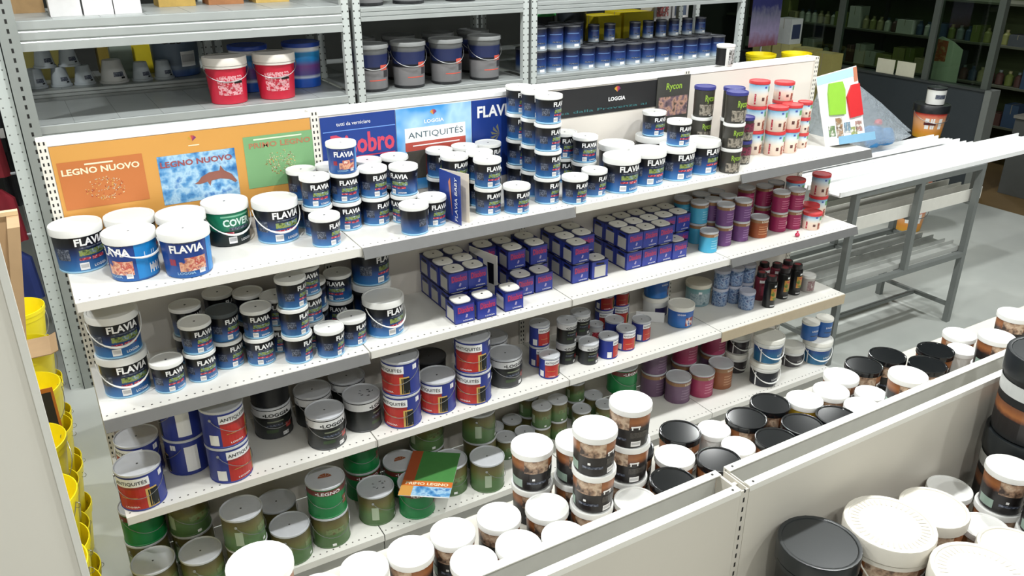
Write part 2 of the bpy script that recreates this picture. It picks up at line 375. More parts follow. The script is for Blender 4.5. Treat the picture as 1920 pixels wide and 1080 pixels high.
def barcode(l, R, a, z0, z1, w=13): l.wrap(R, a, a+w, z0, z1, WPRINT()); l.wrap(R, a+2, a+w-2, z0+(z1-z0)*.3, z1-(z1-z0)*.2, plain('barcode_grey', (196, 196, 198), .5), eps=.0011)
# --- white-lidded navy paint tubs and buckets
FLV = ramp('navy_tub_print', [(0, (52, 124, 184)), (.10, (46, 110, 170)), (.28, (40, 84, 144)), (.46, (28, 50, 96)), (.62, (16, 20, 34)), (.74, (11, 12, 16))], .32)
SWIRL = blotch('coloured_lettering_print', [(20, 26, 34), (96, 118, 60), (150, 160, 74), (60, 110, 130), (190, 196, 190)], 90)
REDB = blotch('red_badge_print', [(40, 40, 70), (170, 40, 60), (196, 62, 74), (228, 210, 214)], 110)
GREYT = blotch('small_grey_print', [(26, 30, 44), (70, 78, 96), (130, 134, 146)], 160)
def flavia(l, R, h, r):
    l.wraptext('FLAVIA', R, -26, 54, h*.62, h*.79, WPRINT(), .035)
    l.wrap(R, -18, 50, h*.555, h*.59, GREYT); l.wrap(R, -20, 52, h*.39, h*.52, SWIRL)
    l.wrap(R, -22, 4, h*.29, h*.345, REDB); l.wrap(R, 8, 44, h*.275, h*.35, REDB)
    barcode(l, R, -24, h*.07, h*.235, 22); l.wraptext('LOGGIA', R, 10, 48, h*.10, h*.16, WPRINT(), .02)
    l.wrap(R, -78, -42, h*.3, h*.56, GREYT); l.wrap(R, 120, 170, h*.12, h*.35, WPRINT()); l.wrap(R, 95, 175, h*.66, h*.76, GREYT)
for t in ('FB', 'FG', 'FS'): plastic(t, FLV, WHITE(), flavia, WHITE() if t == 'FB' else None, dot=(t == 'FS'), lip=.016 if t == 'FS' else .03, bottom=plain('pale_blue_base', (150, 196, 226), .4))
plastic('FK', FLV, plain('dark_grey_lid', (66, 72, 74), .5), flavia)
HAND = blotch('hands_photo_print', [(30, 70, 150), (190, 120, 90), (226, 178, 150), (176, 52, 46), (236, 216, 200)], 34)
def hands(l, R, h, r):
    l.wrap(R, 52, 128, 0.008, h*.86, plain('sky_blue_print', (24, 128, 200), .35))
    l.wraptext('FLAVIA', R, -40, 42, h*.58, h*.76, WPRINT(), .035); l.wrap(R, -30, 28, h*.795, h*.815, GREYT)
    vs = []; 
    l.wrap(R, -22, 44, h*.16, h*.38, HAND); l.wrap(R, -8, 44, h*.38, h*.47, HAND); l.wrap(R, -46, -30, h*.3, h*.44, plain('red_mark_print', (150, 40, 60), .4))
    barcode(l, R, 24, h*.08, h*.22, 16); l.wraptext('LOGGIA', R, -30, 14, h*.09, h*.15, plain('pale_blue_print', (150, 190, 220), .4))
    barcode(l, R, 84, h*.12, h*.34, 32); l.wrap(R, 74, 90, h*.52, h*.63, WPRINT()); l.wrap(R, 94, 104, h*.54, h*.63, WPRINT())
HBODY = ramp('blue_hands_body', [(0, (28, 96, 170)), (.35, (30, 66, 140)), (1, (26, 48, 116))], .32)
plastic('FH', HBODY, WHITE(), hands, WHITE(), lip=.03, drop=.28); plastic('FI', HBODY, WHITE(), hands, None, lip=.03)
plastic('FX', HBODY, WHITE(), hands)
def coverl(l, R, h, r):
    l.wraptext('COVER', R, -34, 44, h*.50, h*.68, plain('mint_print', (214, 236, 226), .4), .035); l.wrap(R, -38, 46, h*.72, h*.76, plain('pale_green_print', (120, 180, 150), .4))
    l.wrap(R, -20, 40, h*.4, h*.47, GREYT); barcode(l, R, -24, h*.08, h*.24, 22); l.wraptext('LOGGIA', R, 10, 46, h*.10, h*.16, WPRINT()); l.wrap(R, -30, -8, h*.30, h*.36, REDB)
plastic('FC', ramp('green_cover_body', [(0, (16, 22, 24)), (.38, (14, 40, 36)), (.42, (22, 112, 82)), (1, (24, 122, 88))], .35), WHITE(), coverl, WHITE(), lip=.03)
# --- dark tubs with green script, red-lidded tubs
GSCR = blotch('green_script_print', [(40, 40, 36), (96, 116, 50), (164, 190, 84), (60, 62, 50)], 70)
PEB = blotch('stone_photo_print', [(50, 48, 44), (110, 104, 94), (166, 158, 144), (70, 66, 58)], 60)
def rycon(l, R, h, r):
    l.wrap(R, -46, 60, h*.06, h*.42, PEB); l.wraptext('Rycon', R, -18, 46, h*.46, h*.74, plain('lime_print', (150, 184, 70), .4), .02); l.wrap(R, 12, 24, .006, h*.13, WPRINT())
DARKB = plain('charcoal_label', (58, 56, 50), .4, var=.2)
plastic('RN', DARKB, plain('navy_lid', (58, 60, 128), .35), rycon, taper=.97, dot=False)
plastic('RW', DARKB, WHITE(), rycon, taper=.97, dot=False)
plastic('RS', DARKB, plain('navy_lid', (58, 60, 128)), lambda l, R, h, r: (rycon(l, R, h, r), l.wrap(R, -50, 60, h*.40, h*.75, blotch('maroon_script_print', [(70, 30, 44), (130, 40, 70), (60, 50, 50)], 60), eps=.0025)), taper=.97, dot=False)
RLB = ramp('sky_to_cream_print', [(0, (232, 206, 190)), (.45, (238, 222, 206)), (.68, (206, 222, 230)), (.9, (112, 176, 214)), (1, (120, 180, 214))], .35)
def toys(l, R, h, r):
    l.wrap(R, -8, 8, h*.22, h*.36, plain('brown_print', (96, 60, 56), .4)); l.wrap(R, 24, 44, h*.06, h*.42, blotch('toy_print', [(236, 210, 190), (170, 90, 70), (120, 66, 60), (220, 150, 120)], 80))
    l.wrap(R, 34, 60, h*.58, h*.78, plain('leaf_green_print', (110, 170, 110), .4)); l.wrap(R, 4, 18, h*.72, h*.8, plain('logo_blue_print', (70, 90, 170), .4)); l.wrap(R, -52, -42, h*.08, h*.5, REDB)
REDL = plain('red_lid', (206, 62, 66), .35)
for t in ('RL', 'RM', 'RQ'): plastic(t, RLB, REDL, toys, taper=.97, dot=False)
# --- decorative-effect cans
BLUEC = plain('ultramarine_can', (44, 58, 140), .38)
def antiq(l, R, h, r):
    k = 1.0
    l.wrap(R, -66, 26, .008, h*.60, plain('deep_red_print', (184, 48, 42), .4)); l.wrap(R, -66, 26, h*.60, h*.66, plain('dull_red_print', (150, 50, 48), .4), eps=.0009)
    l.wrap(R, -52, -8, h*.36, h*.375, plain('gold_print', (206, 172, 96), .4), eps=.0012)
    l.wrap(R, 14, 44, .008, h*.56, plain('gold_print', (206, 172, 96)), eps=.0011); l.wrap(R, 20, 46, .012, h*.52, plain('doorway_black', (22, 26, 26), .5), eps=.0015)
    l.wrap(R, -68, 28, h*.66, h*.88, WPRINT()); l.wraptext('ANTIQUITÉS', R, -64, 22, h*.70, h*.83, plain('ink_grey_print', (44, 44, 50), .4), .012)
    l.wraptext('LOGGIA', R, -44, -6, h*.10, h*.145, WPRINT()); barcode(l, R, 26, h*.05, h*.18, 18)
    l.wrap(R, 96, 132, h*.1, h*.8, WPRINT()); l.wrap(R, -100, -74, h*.08, h*.36, WPRINT()); l.wrap(R, 58, 74, h*.72, h*.86, WPRINT())
tincan('AN', BLUEC, TINLID(), antiq, True)
tincan('SA', BLUEC, TINLID(), antiq, False)
GREYC = ramp('charcoal_can_print', [(0, (62, 64, 66)), (.3, (48, 50, 50)), (.64, (26, 30, 28)), (.66, (14, 14, 14)), (1, (20, 20, 20))], .35)
def loggia(l, R, h, r):
    l.wrap(R, -180, 180, h*.68, h*.90, plain('pale_band_print', (216, 216, 216), .4), seg=40); l.wraptext('•LOGGIA', R, -42, 44, h*.71, h*.82, BLACKP(), .03)
    l.wrap(R, -30, 20, h*.53, h*.57, plain('khaki_print', (120, 126, 104), .4)); l.wrap(R, -34, 16, h*.40, h*.46, GREYT); l.wrap(R, 26, 48, h*.26, h*.42, blotch('red_spot_print', [(60, 50, 46), (170, 60, 60), (200, 90, 80)], 60)); barcode(l, R, 14, h*.06, h*.17, 20)
    l.wrap(R, -36, 0, h*.2, h*.3, plain('dim_green_print', (60, 78, 52), .4))
tincan('LO', GREYC, TINLID(), loggia, True)
tincan('LS', GREYC, TINLID(), loggia, False, scrib=True, plug=False)
tincan('LD', plain('near_black_can', (30, 31, 33), .4), plain('dark_tin_lid', (86, 86, 88), .4, .4), None, False)
tincan('SL', GREYC, TINLID(), loggia, False)
def srl(l, R, h, r): l.wrap(R, -60, 60, h*.2, h*.6, REDB)
tincan('SR', plain('pale_small_can', (190, 190, 192), .4), TINLID(), srl)
OLIVE = ramp('olive_can_print', [(0, (74, 104, 62)), (.4, (88, 120, 72)), (.7, (106, 104, 58)), (.9, (98, 88, 50)), (1, (92, 88, 60))], .38, noise=.28, nscale=5)
def olive(l, R, h, r):
    l.wrap(R, -30, 30, h*.45, h*.62, blotch('olive_print', [(84, 112, 66), (120, 136, 90), (96, 84, 54)], 50)); l.wrap(R, 60, 84, h*.1, h*.5, plain('pale_green_label', (168, 182, 156), .4)); l.wrap(R, -14, -2, h*.06, h*.14, WPRINT()); l.wrap(R, -96, -74, h*.2, h*.62, plain('pale_green_label', (168, 182, 156)))
tincan('GC', OLIVE, TINLID(), olive, True)
tincan('GW', OLIVE, TINLID(), olive, True, scrib=True, plug=False)
tincan('GS', OLIVE, TINLID(), olive, False)
def gbl(l, R, h, r):
    l.wrap(R, -180, 180, h*.74, h*.90, plain('maroon_band_print', (112, 50, 46), .4), seg=40); l.wraptext('•LEGNO', R, -40, 36, h*.76, h*.86, WPRINT(), .02); l.wrap(R, 44, 62, h*.3, h*.56, blotch('leaf_photo_print', [(120, 60, 50), (150, 90, 70), (60, 90, 60)], 60))
tincan('GB', plain('bright_green_can', (26, 124, 66), .35), TINLID(), gbl, True, logo=plain('rust_logo_print', (150, 84, 52), .5))
# --- small coloured cans of the bare-panel end
def colcan(t, c1, c2):
    def lab(l, R, h, r):
        l.wrap(R, -180, 180, h*.76, h*.90, plain('brown_band_print', (150, 112, 78), .4), seg=36); l.wraptext('LOGGIA', R, -10, 46, h*.78, h*.87, plain('cream_print', (240, 230, 214), .4), .03)
        for i in range(4): l.wrap(R, -24, 44, h*(.2+.12*i), h*(.235+.12*i), plain(t+'_lines', c2, .4))
        l.wrap(R, 40, 58, h*.3, h*.5, plain('cream_print', (240, 230, 214)))
    tincan(t, plain(t+'_can', c1, .36), TINLID(), lab, plug=False)
colcan('CC', (72, 164, 200), (150, 206, 224)); colcan('CP', (116, 74, 130), (166, 130, 176)); colcan('CM', (158, 44, 92), (206, 120, 150)); colcan('CO', (156, 82, 48), (206, 150, 110))
colcan('PC', (112, 84, 112), (150, 126, 146)); colcan('PK', (170, 62, 100), (210, 140, 160)); colcan('BR', (150, 92, 58), (196, 150, 116))
# --- white and blue tubs
def bluetub(l, R, h, r):
    l.wrap(R, 8, 52, h*.1, h*.5, blotch('red_white_photo_print', [(40, 90, 170), (230, 226, 226), (170, 60, 50), (90, 50, 60)], 50)); l.wraptext('LOGGIA', R, -30, 6, h*.62, h*.7, WPRINT())
plastic('WT', ramp('azure_tub_print', [(0, (44, 116, 190)), (.5, (40, 100, 180)), (1, (36, 80, 160))], .35), plain('warm_white_lid', (232, 230, 222), .4), bluetub, taper=.95, lip=.026, dot=False)
plastic('WV', plain('white_plastic', (230, 230, 227)), plain('warm_white_lid', (232, 230, 222)), lambda l, R, h, r: l.wrap(R, -60, 50, h*.1, h*.55, plain('indigo_print', (58, 52, 100), .4)), taper=.95, lip=.026, dot=False)
plastic('TB', ramp('teal_tub_print', [(0, (120, 150, 160)), (.6, (130, 162, 166)), (1, (80, 140, 136))], .35), plain('sand_lid', (214, 208, 192), .4), lambda l, R, h, r: (l.wrap(R, -60, 60, h*.1, h*.6, blotch('grey_floral_print', [(120, 140, 150), (170, 186, 190), (90, 120, 130)], 40)), l.wrap(R, -20, -4, h*.55, h*.7, WPRINT()), l.wrap(R, -60, -40, h*.05, h*.2, REDB)), taper=.95, lip=.024, dot=False)
plastic('GL', blotch('glitter_blue_print', [(70, 96, 140), (110, 136, 176), (160, 176, 200), (60, 70, 120)], 60), plain('pale_lilac_lid', (186, 188, 204), .4), None, taper=.98, dot=False)
plastic('GY', plain('grey_label_can', (176, 172, 168), .4), plain('white_plastic', (230, 230, 227)), lambda l, R, h, r: l.wrap(R, -50, 60, h*.1, h*.7, blotch('maroon_floral_print', [(190, 184, 180), (120, 80, 84), (160, 140, 140)], 60)), taper=.98, dot=False)
def white_bucket(t, c, band):
    def lab(l, R, h, r):
        l.wrap(R, -110, 110, .006, h*.64, ramp(t+'_print', [(0, c), (.5, c), (1, band)], .35), seg=24); l.wraptext('LOGGIA', R, 2, 46, h*.30, h*.38, WPRINT(), .02); l.wrap(R, -20, 40, h*.2, h*.24, GREYT)
        l.wrap(R, 20, 44, h*.05, h*.11, WPRINT()); l.wrap(R, -70, -64, h*.05, h*.6, WPRINT())
    plastic(t, WHITE(), plain('warm_white_lid', (232, 230, 222)), lab, WHITE(), taper=.9, lip=.03, dot=False, rim_mat=WHITE(), drop=.55)
white_bucket('WB', (36, 100, 140), (32, 62, 130)); white_bucket('WD', (24, 28, 40), (18, 20, 28)); white_bucket('WE', (60, 56, 60), (30, 24, 26))
plastic('BL', plain('azure_small_tub', (46, 100, 170), .35), plain('warm_white_lid', (232, 230, 222)), lambda l, R, h, r: (l.wraptext('LOGGIA', R, -14, 40, h*.5, h*.6, WPRINT()), l.wrap(R, -20, 44, h*.25, h*.3, GREYT)), taper=.95, dot=False)
# --- brown and black tubs on the partition gondola
BRN = ramp('black_brown_tub_print', [(0, (26, 24, 25)), (.55, (34, 30, 30)), (.60, (104, 62, 40)), (.72, (156, 98, 56)), (.88, (130, 80, 48)), (1, (110, 70, 50))], .35, noise=.10, nscale=14)
def brown(l, R, h, r):
    l.wrap(R, -78, -4, h*.50, h*.84, blotch('sepia_photo_print', [(120, 96, 80), (206, 184, 160), (170, 140, 116), (60, 46, 40)], 34)); l.wrap(R, 2, 30, h*.56, h*.60, WPRINT()); l.wrap(R, 4, 8, h*.50, h*.58, WPRINT()); l.wrap(R, 24, 28, h*.50, h*.58, WPRINT())
    l.wrap(R, -54, -46, h*.30, h*.36, WPRINT()); barcode(l, R, 4, h*.05, h*.19, 30); l.wrap(R, -70, -10, h*.2, h*.26, GREYT); l.wrap(R, 0, 60, h*.28, h*.44, blotch('dark_small_print', [(30, 28, 28), (70, 66, 62), (40, 38, 36)], 150))
    l.wrap(R, -130, -84, h*.08, h*.3, plain('sage_label_print', (150, 172, 160), .4)); l.wrap(R, -12, 30, h*.84, h*.86, BLACKP())
plastic('T', BRN, WHITE(), brown, taper=.93, dot=False, lip=.02)
plastic('TL', BRN, WHITE(), brown, taper=.93, dot=False, lip=.024)
plastic('TW', WHITE(), WHITE(), None, taper=.95, dot=False, lip=.02)
BLK = plain('black_gloss_lid', (20, 22, 24), .12, var=.05, spec=.6)
plastic('TK', BRN, BLK, brown, taper=.95, dot=False, lip=.022)
plastic('TY', plain('mustard_tub', (196, 168, 52), .4), WHITE(), None, taper=.93, dot=False, lip=.02)
plastic('NB', plain('black_drum_body', (26, 28, 30), .4), plain('black_satin_lid', (30, 34, 36), .28), lambda l, R, h, r: l.wrap(R, -60, 60, h*.2, h*.5, BRN), taper=.9, dot=False, lip=.05, rim_mat=plain('black_satin_lid', (30, 34, 36)))
plastic('NW', BRN, plain('ivory_lid', (212, 207, 196), .4), brown, plain('ivory_lid', (212, 207, 196)), taper=.9, dot=False, lip=.05, rim_mat=plain('ivory_lid', (212, 207, 196)))
plastic('NM', BRN, plain('ivory_lid', (212, 207, 196)), brown, taper=.92, dot=False, lip=.035)
plastic('NK', plain('black_drum_body', (26, 28, 30)), plain('black_satin_lid', (30, 34, 36)), lambda l, R, h, r: (l.wrap(R, -180, 180, h*.06, h*.42, BRN, seg=40), l.wrap(R, -180, 180, h*.52, h*.68, plain('pale_grey_band', (196, 198, 196), .4), seg=40, eps=.002)), taper=.95, dot=False, lip=.07)
# ridged white lids: radial ribs
for t in ('NW',):
    r, h = SIZES[t]; rb = MB()
    for k in range(40):
        a = 2*PI*k/40; rb.add([(r*q*math.cos(a+w), r*q*math.sin(a+w), h-.0022) for q, w in ((.66, -.03), (.84, -.025), (.84, .025), (.66, .03))], [(0, 1, 2, 3)], plain('ivory_rib', (196, 190, 178), .5))
    PROTO[t].append(('lid_ribs', rb.mesh('lid_ribs'), [i for i, p in enumerate(PROTO[t]) if p[0] == 'lid'][0]))
# spray-style bottles
def bottle(t, body, capc, lab):
    r, h = SIZES[t]
    b = MB().lathe([(r*.95, 0), (r, .003), (r, h*.80), (r*.9, h*.84), (r*.55, h*.87)], body, 20)
    l = MB(); lab(l, lambda z: r, h)
    c = MB().lathe([(r*.78, h*.84), (r*.8, h*.85), (r*.8, h*.985), (r*.72, h), (r*.3, h), (r*.28, h*.97)], plain('black_cap', (40, 34, 36), .4), 20)
    n = MB().lathe([(r*.5, h*1.0), (r*.5, h*1.001)], capc, 16)
    PROTO[t] = [('body', b.mesh(t+'b'), -1), ('label', l.mesh(t+'l'), -1), ('cap', c.mesh(t+'c'), -1), ('nozzle', n.mesh(t+'n'), 2)]
bottle('SP', plain('black_bottle', (16, 17, 18), .3), plain('crimson_cap', (150, 36, 52), .4), lambda l, R, h: (l.wrap(R, -14, 52, h*.26, h*.64, blotch('rainbow_print', [(30, 60, 40), (110, 130, 50), (200, 140, 60), (190, 70, 60)], 30)), l.wrap(R, 14, 40, h*.68, h*.74, WPRINT()), l.wrap(R, -10, 40, h*.06, h*.1, plain('barcode_grey', (196, 196, 198)))))
bottle('SK', plain('rose_bottle', (120, 40, 56), .35), plain('crimson_cap', (150, 36, 52)), lambda l, R, h: (l.wrap(R, -60, 60, h*.66, h*.76, WPRINT()), l.wrap(R, -40, 40, h*.2, h*.55, plain('rose_print', (170, 70, 90), .4))))
# blue rectangular solvent tins
def tin_proto():
    w = .047; d = .048; h = .1
    navy = plain('royal_blue_tin', (44, 60, 150), .36)
    b = MB().box(-w, w, -d, d, 0.0, h-.006, navy).box(-w-.001, w+.001, -d-.001, d+.001, 0, .003, plain('tin_seam', (30, 36, 90), .4)).box(-w-.001, w+.001, -d-.001, d+.001, h-.009, h-.006, plain('tin_seam', (30, 36, 90)))
    cap = MB(); n = 20
    def so(s, z): return [(s*w*math.copysign(abs(math.cos(a))**.6, math.cos(a)), s*d*math.copysign(abs(math.sin(a))**.6, math.sin(a)), z) for a in [2*PI*k/n for k in range(n)]]
    vs = so(.90, h-.006)+so(.88, h-.001)+so(.8, h); cap.add(vs, [(i*n+k, i*n+(k+1) % n, (i+1)*n+(k+1) % n, (i+1)*n+k) for i in range(2) for k in range(n)]+[tuple(2*n+k for k in range(n))], plain('tin_top_white', (226, 224, 216), .4))
    hole = MB().lathe([(.005, h), (.005, h+.0008)], BLACKP(), 10)
    lab = MB(); e = .0012
    lab.flattext('Disobro', -w*.72, w*.86, h*.50, h*.78, -d-e*1.5, plain('crimson_script', (196, 60, 90), .4), .02)
    lab.add([(-w*.8, -d-e, h*.46), (w*.9, -d-e, h*.50), (w*.9, -d-e, h*.84), (-w*.8, -d-e, h*.80)], [(0, 1, 2, 3)], plain('violet_print', (92, 60, 140), .4))
    lab.flattext('LOGGIA', -w*.2, w*.8, h*.09, h*.15, -d-e, WPRINT(), .02)
    lab.add([(w*q, -d-e, h*z) for q, z in ((.0, .26), (.2, .24), (.3, .38), (.14, .42))], [(0, 1, 2, 3)], plain('pale_violet_print', (170, 160, 200), .4))
    lab.add([(-w-e, y, z) for y, z in ((d*.7, h*.08), (-d*.7, h*.08), (-d*.7, h*.66), (d*.7, h*.66))], [(0, 1, 2, 3)], plain('paper_label', (196, 194, 186), .5))
    lab.add([(-w-e, y, z) for y, z in ((d*.5, h*.74), (-d*.5, h*.70), (-d*.5, h*.80), (d*.5, h*.84))], [(0, 1, 2, 3)], BLACKP())
    PROTO['TN'] = [('body', b.mesh('tin_body'), -1), ('cap', cap.mesh('tin_cap'), -1), ('vent_plug', hole.mesh('vent'), 1), ('label', lab.mesh('tin_label'), -1)]
tin_proto()
def place(t, name, x, y, z, yaw):
    root = empty(name, (x, y, z), yaw); made = []
    for nm, me, pi in PROTO[t]:
        o = bpy.data.objects.new(nm, me); COL.objects.link(o); o.parent = root if pi < 0 else made[pi]; made.append(o)
        if nm == 'handle_ear': o.location = (-SIZES[t][0]*.985, 0, SIZES[t][1]*.78); o.rotation_euler = (0, -PI/2, 0)
        if nm == 'handle' and t == 'FH': o.rotation_euler = (0, 0, 1.5)
    return root
KIND = {  # object name, description, category
'FB': ('paint_bucket', 'large navy handled bucket', 'bucket'), 'FG': ('paint_bucket', 'large navy bucket', 'bucket'), 'FH': ('paint_bucket', 'blue bucket printed with hands', 'bucket'), 'FI': ('paint_bucket', 'blue handle-less bucket printed with hands', 'bucket'), 'FC': ('paint_bucket', 'green and black paint bucket', 'bucket'),
'FS': ('paint_tub', 'small navy tub', 'tub'), 'FX': ('paint_tub', 'small blue tub printed with hands', 'tub'), 'FK': ('paint_tub', 'small navy tub with dark grey lid', 'tub'),
'RN': ('plaster_tub', 'navy-lidded charcoal tub', 'tub'), 'RW': ('plaster_tub', 'white-lidded charcoal tub', 'tub'), 'RS': ('plaster_tub', 'slim maroon-charcoal tub', 'tub'),
'RL': ('craft_tub', 'red-lidded cream tub', 'tub'), 'RM': ('craft_tub', 'short red-lidded cream tub', 'tub'), 'RQ': ('craft_tub', 'tiny red-lidded cream tub', 'tub'),
'AN': ('paint_can', 'large red-blue can', 'can'), 'SA': ('paint_can', 'small red-blue can', 'can'), 'LO': ('paint_can', 'charcoal pale-banded can', 'can'), 'LS': ('paint_can', 'charcoal can with scribbled lid', 'can'), 'GW': ('wood_stain_can', 'olive can with scribbled lid', 'can'), 'LD': ('paint_can', 'plain near-black paint can', 'can'), 'SL': ('paint_can', 'small charcoal banded can', 'can'), 'SR': ('paint_can', 'tiny pale can', 'can'),
'GC': ('wood_stain_can', 'large olive-green can', 'can'), 'GB': ('wood_stain_can', 'bright green banded can', 'can'), 'GS': ('wood_stain_can', 'small olive-green can', 'can'),
'CC': ('effect_paint_can', 'small cyan can', 'can'), 'CP': ('effect_paint_can', 'small purple can', 'can'), 'CM': ('effect_paint_can', 'small magenta can', 'can'), 'CO': ('effect_paint_can', 'small rust-orange can', 'can'),
'PC': ('effect_paint_can', 'large mauve can', 'can'), 'PK': ('effect_paint_can', 'large pink can', 'can'), 'BR': ('effect_paint_can', 'large rust-brown can', 'can'),
'WT': ('filler_tub', 'azure tub with thick white lid', 'tub'), 'WV': ('filler_tub', 'white tub with indigo band', 'tub'), 'TB': ('filler_tub', 'grey-teal tub with sand lid', 'tub'), 'GL': ('glitter_tub', 'mottled blue glitter tub', 'tub'), 'GY': ('glitter_tub', 'grey and maroon can with white cap', 'can'),
'SP': ('spray_bottle', 'tall black rainbow-print bottle', 'bottle'), 'SK': ('spray_bottle', 'rose-red bottle with dark cap', 'bottle'),
'WB': ('handled_bucket', 'white-rimmed blue handled bucket', 'bucket'), 'WD': ('handled_bucket', 'white-rimmed black handled bucket', 'bucket'), 'WE': ('handled_bucket', 'small white-rimmed brown-black bucket', 'bucket'), 'BL': ('filler_tub', 'small azure tub with white lid', 'tub'),
'T': ('varnish_tub', 'brown white-lidded tub', 'tub'), 'TL': ('varnish_tub', 'wide white-lidded brown tub', 'tub'), 'TW': ('varnish_tub', 'plain white tub', 'tub'), 'TK': ('varnish_tub', 'brown tub, glossy black lid', 'tub'), 'TY': ('varnish_tub', 'mustard-yellow tub with white lid', 'tub'),
'NB': ('drum_bucket', 'large black bucket with satin black lid', 'bucket'), 'NW': ('drum_bucket', 'large bucket with ribbed ivory lid', 'bucket'), 'NM': ('drum_bucket', 'medium brown bucket with ivory lid', 'bucket'), 'NK': ('drum_bucket', 'big black drum with grey band', 'bucket'),
'TN': ('solvent_tin', 'blue rectangular tin', 'tin')}
SHNAME = {'A': 'top shelf', 'B': 'second shelf', 'C': 'third shelf', 'D': 'base shelf', 'F': 'partition aisle side', 'N': 'partition open side'}
BAYS = ('orange-poster bay', 'blue-poster bay', 'black-banner bay', 'bare-panel bay')
ORD = 'first second third fourth fifth sixth seventh eighth ninth tenth eleventh twelfth thirteenth fourteenth fifteenth sixteenth seventeenth eighteenth nineteenth twentieth twenty-first twenty-second twenty-third twenty-fourth twenty-fifth'.split()
SHZ = {'A': 1.55, 'B': 1.095, 'C': .665, 'D': .15, 'F': 1.0, 'N': 1.0}
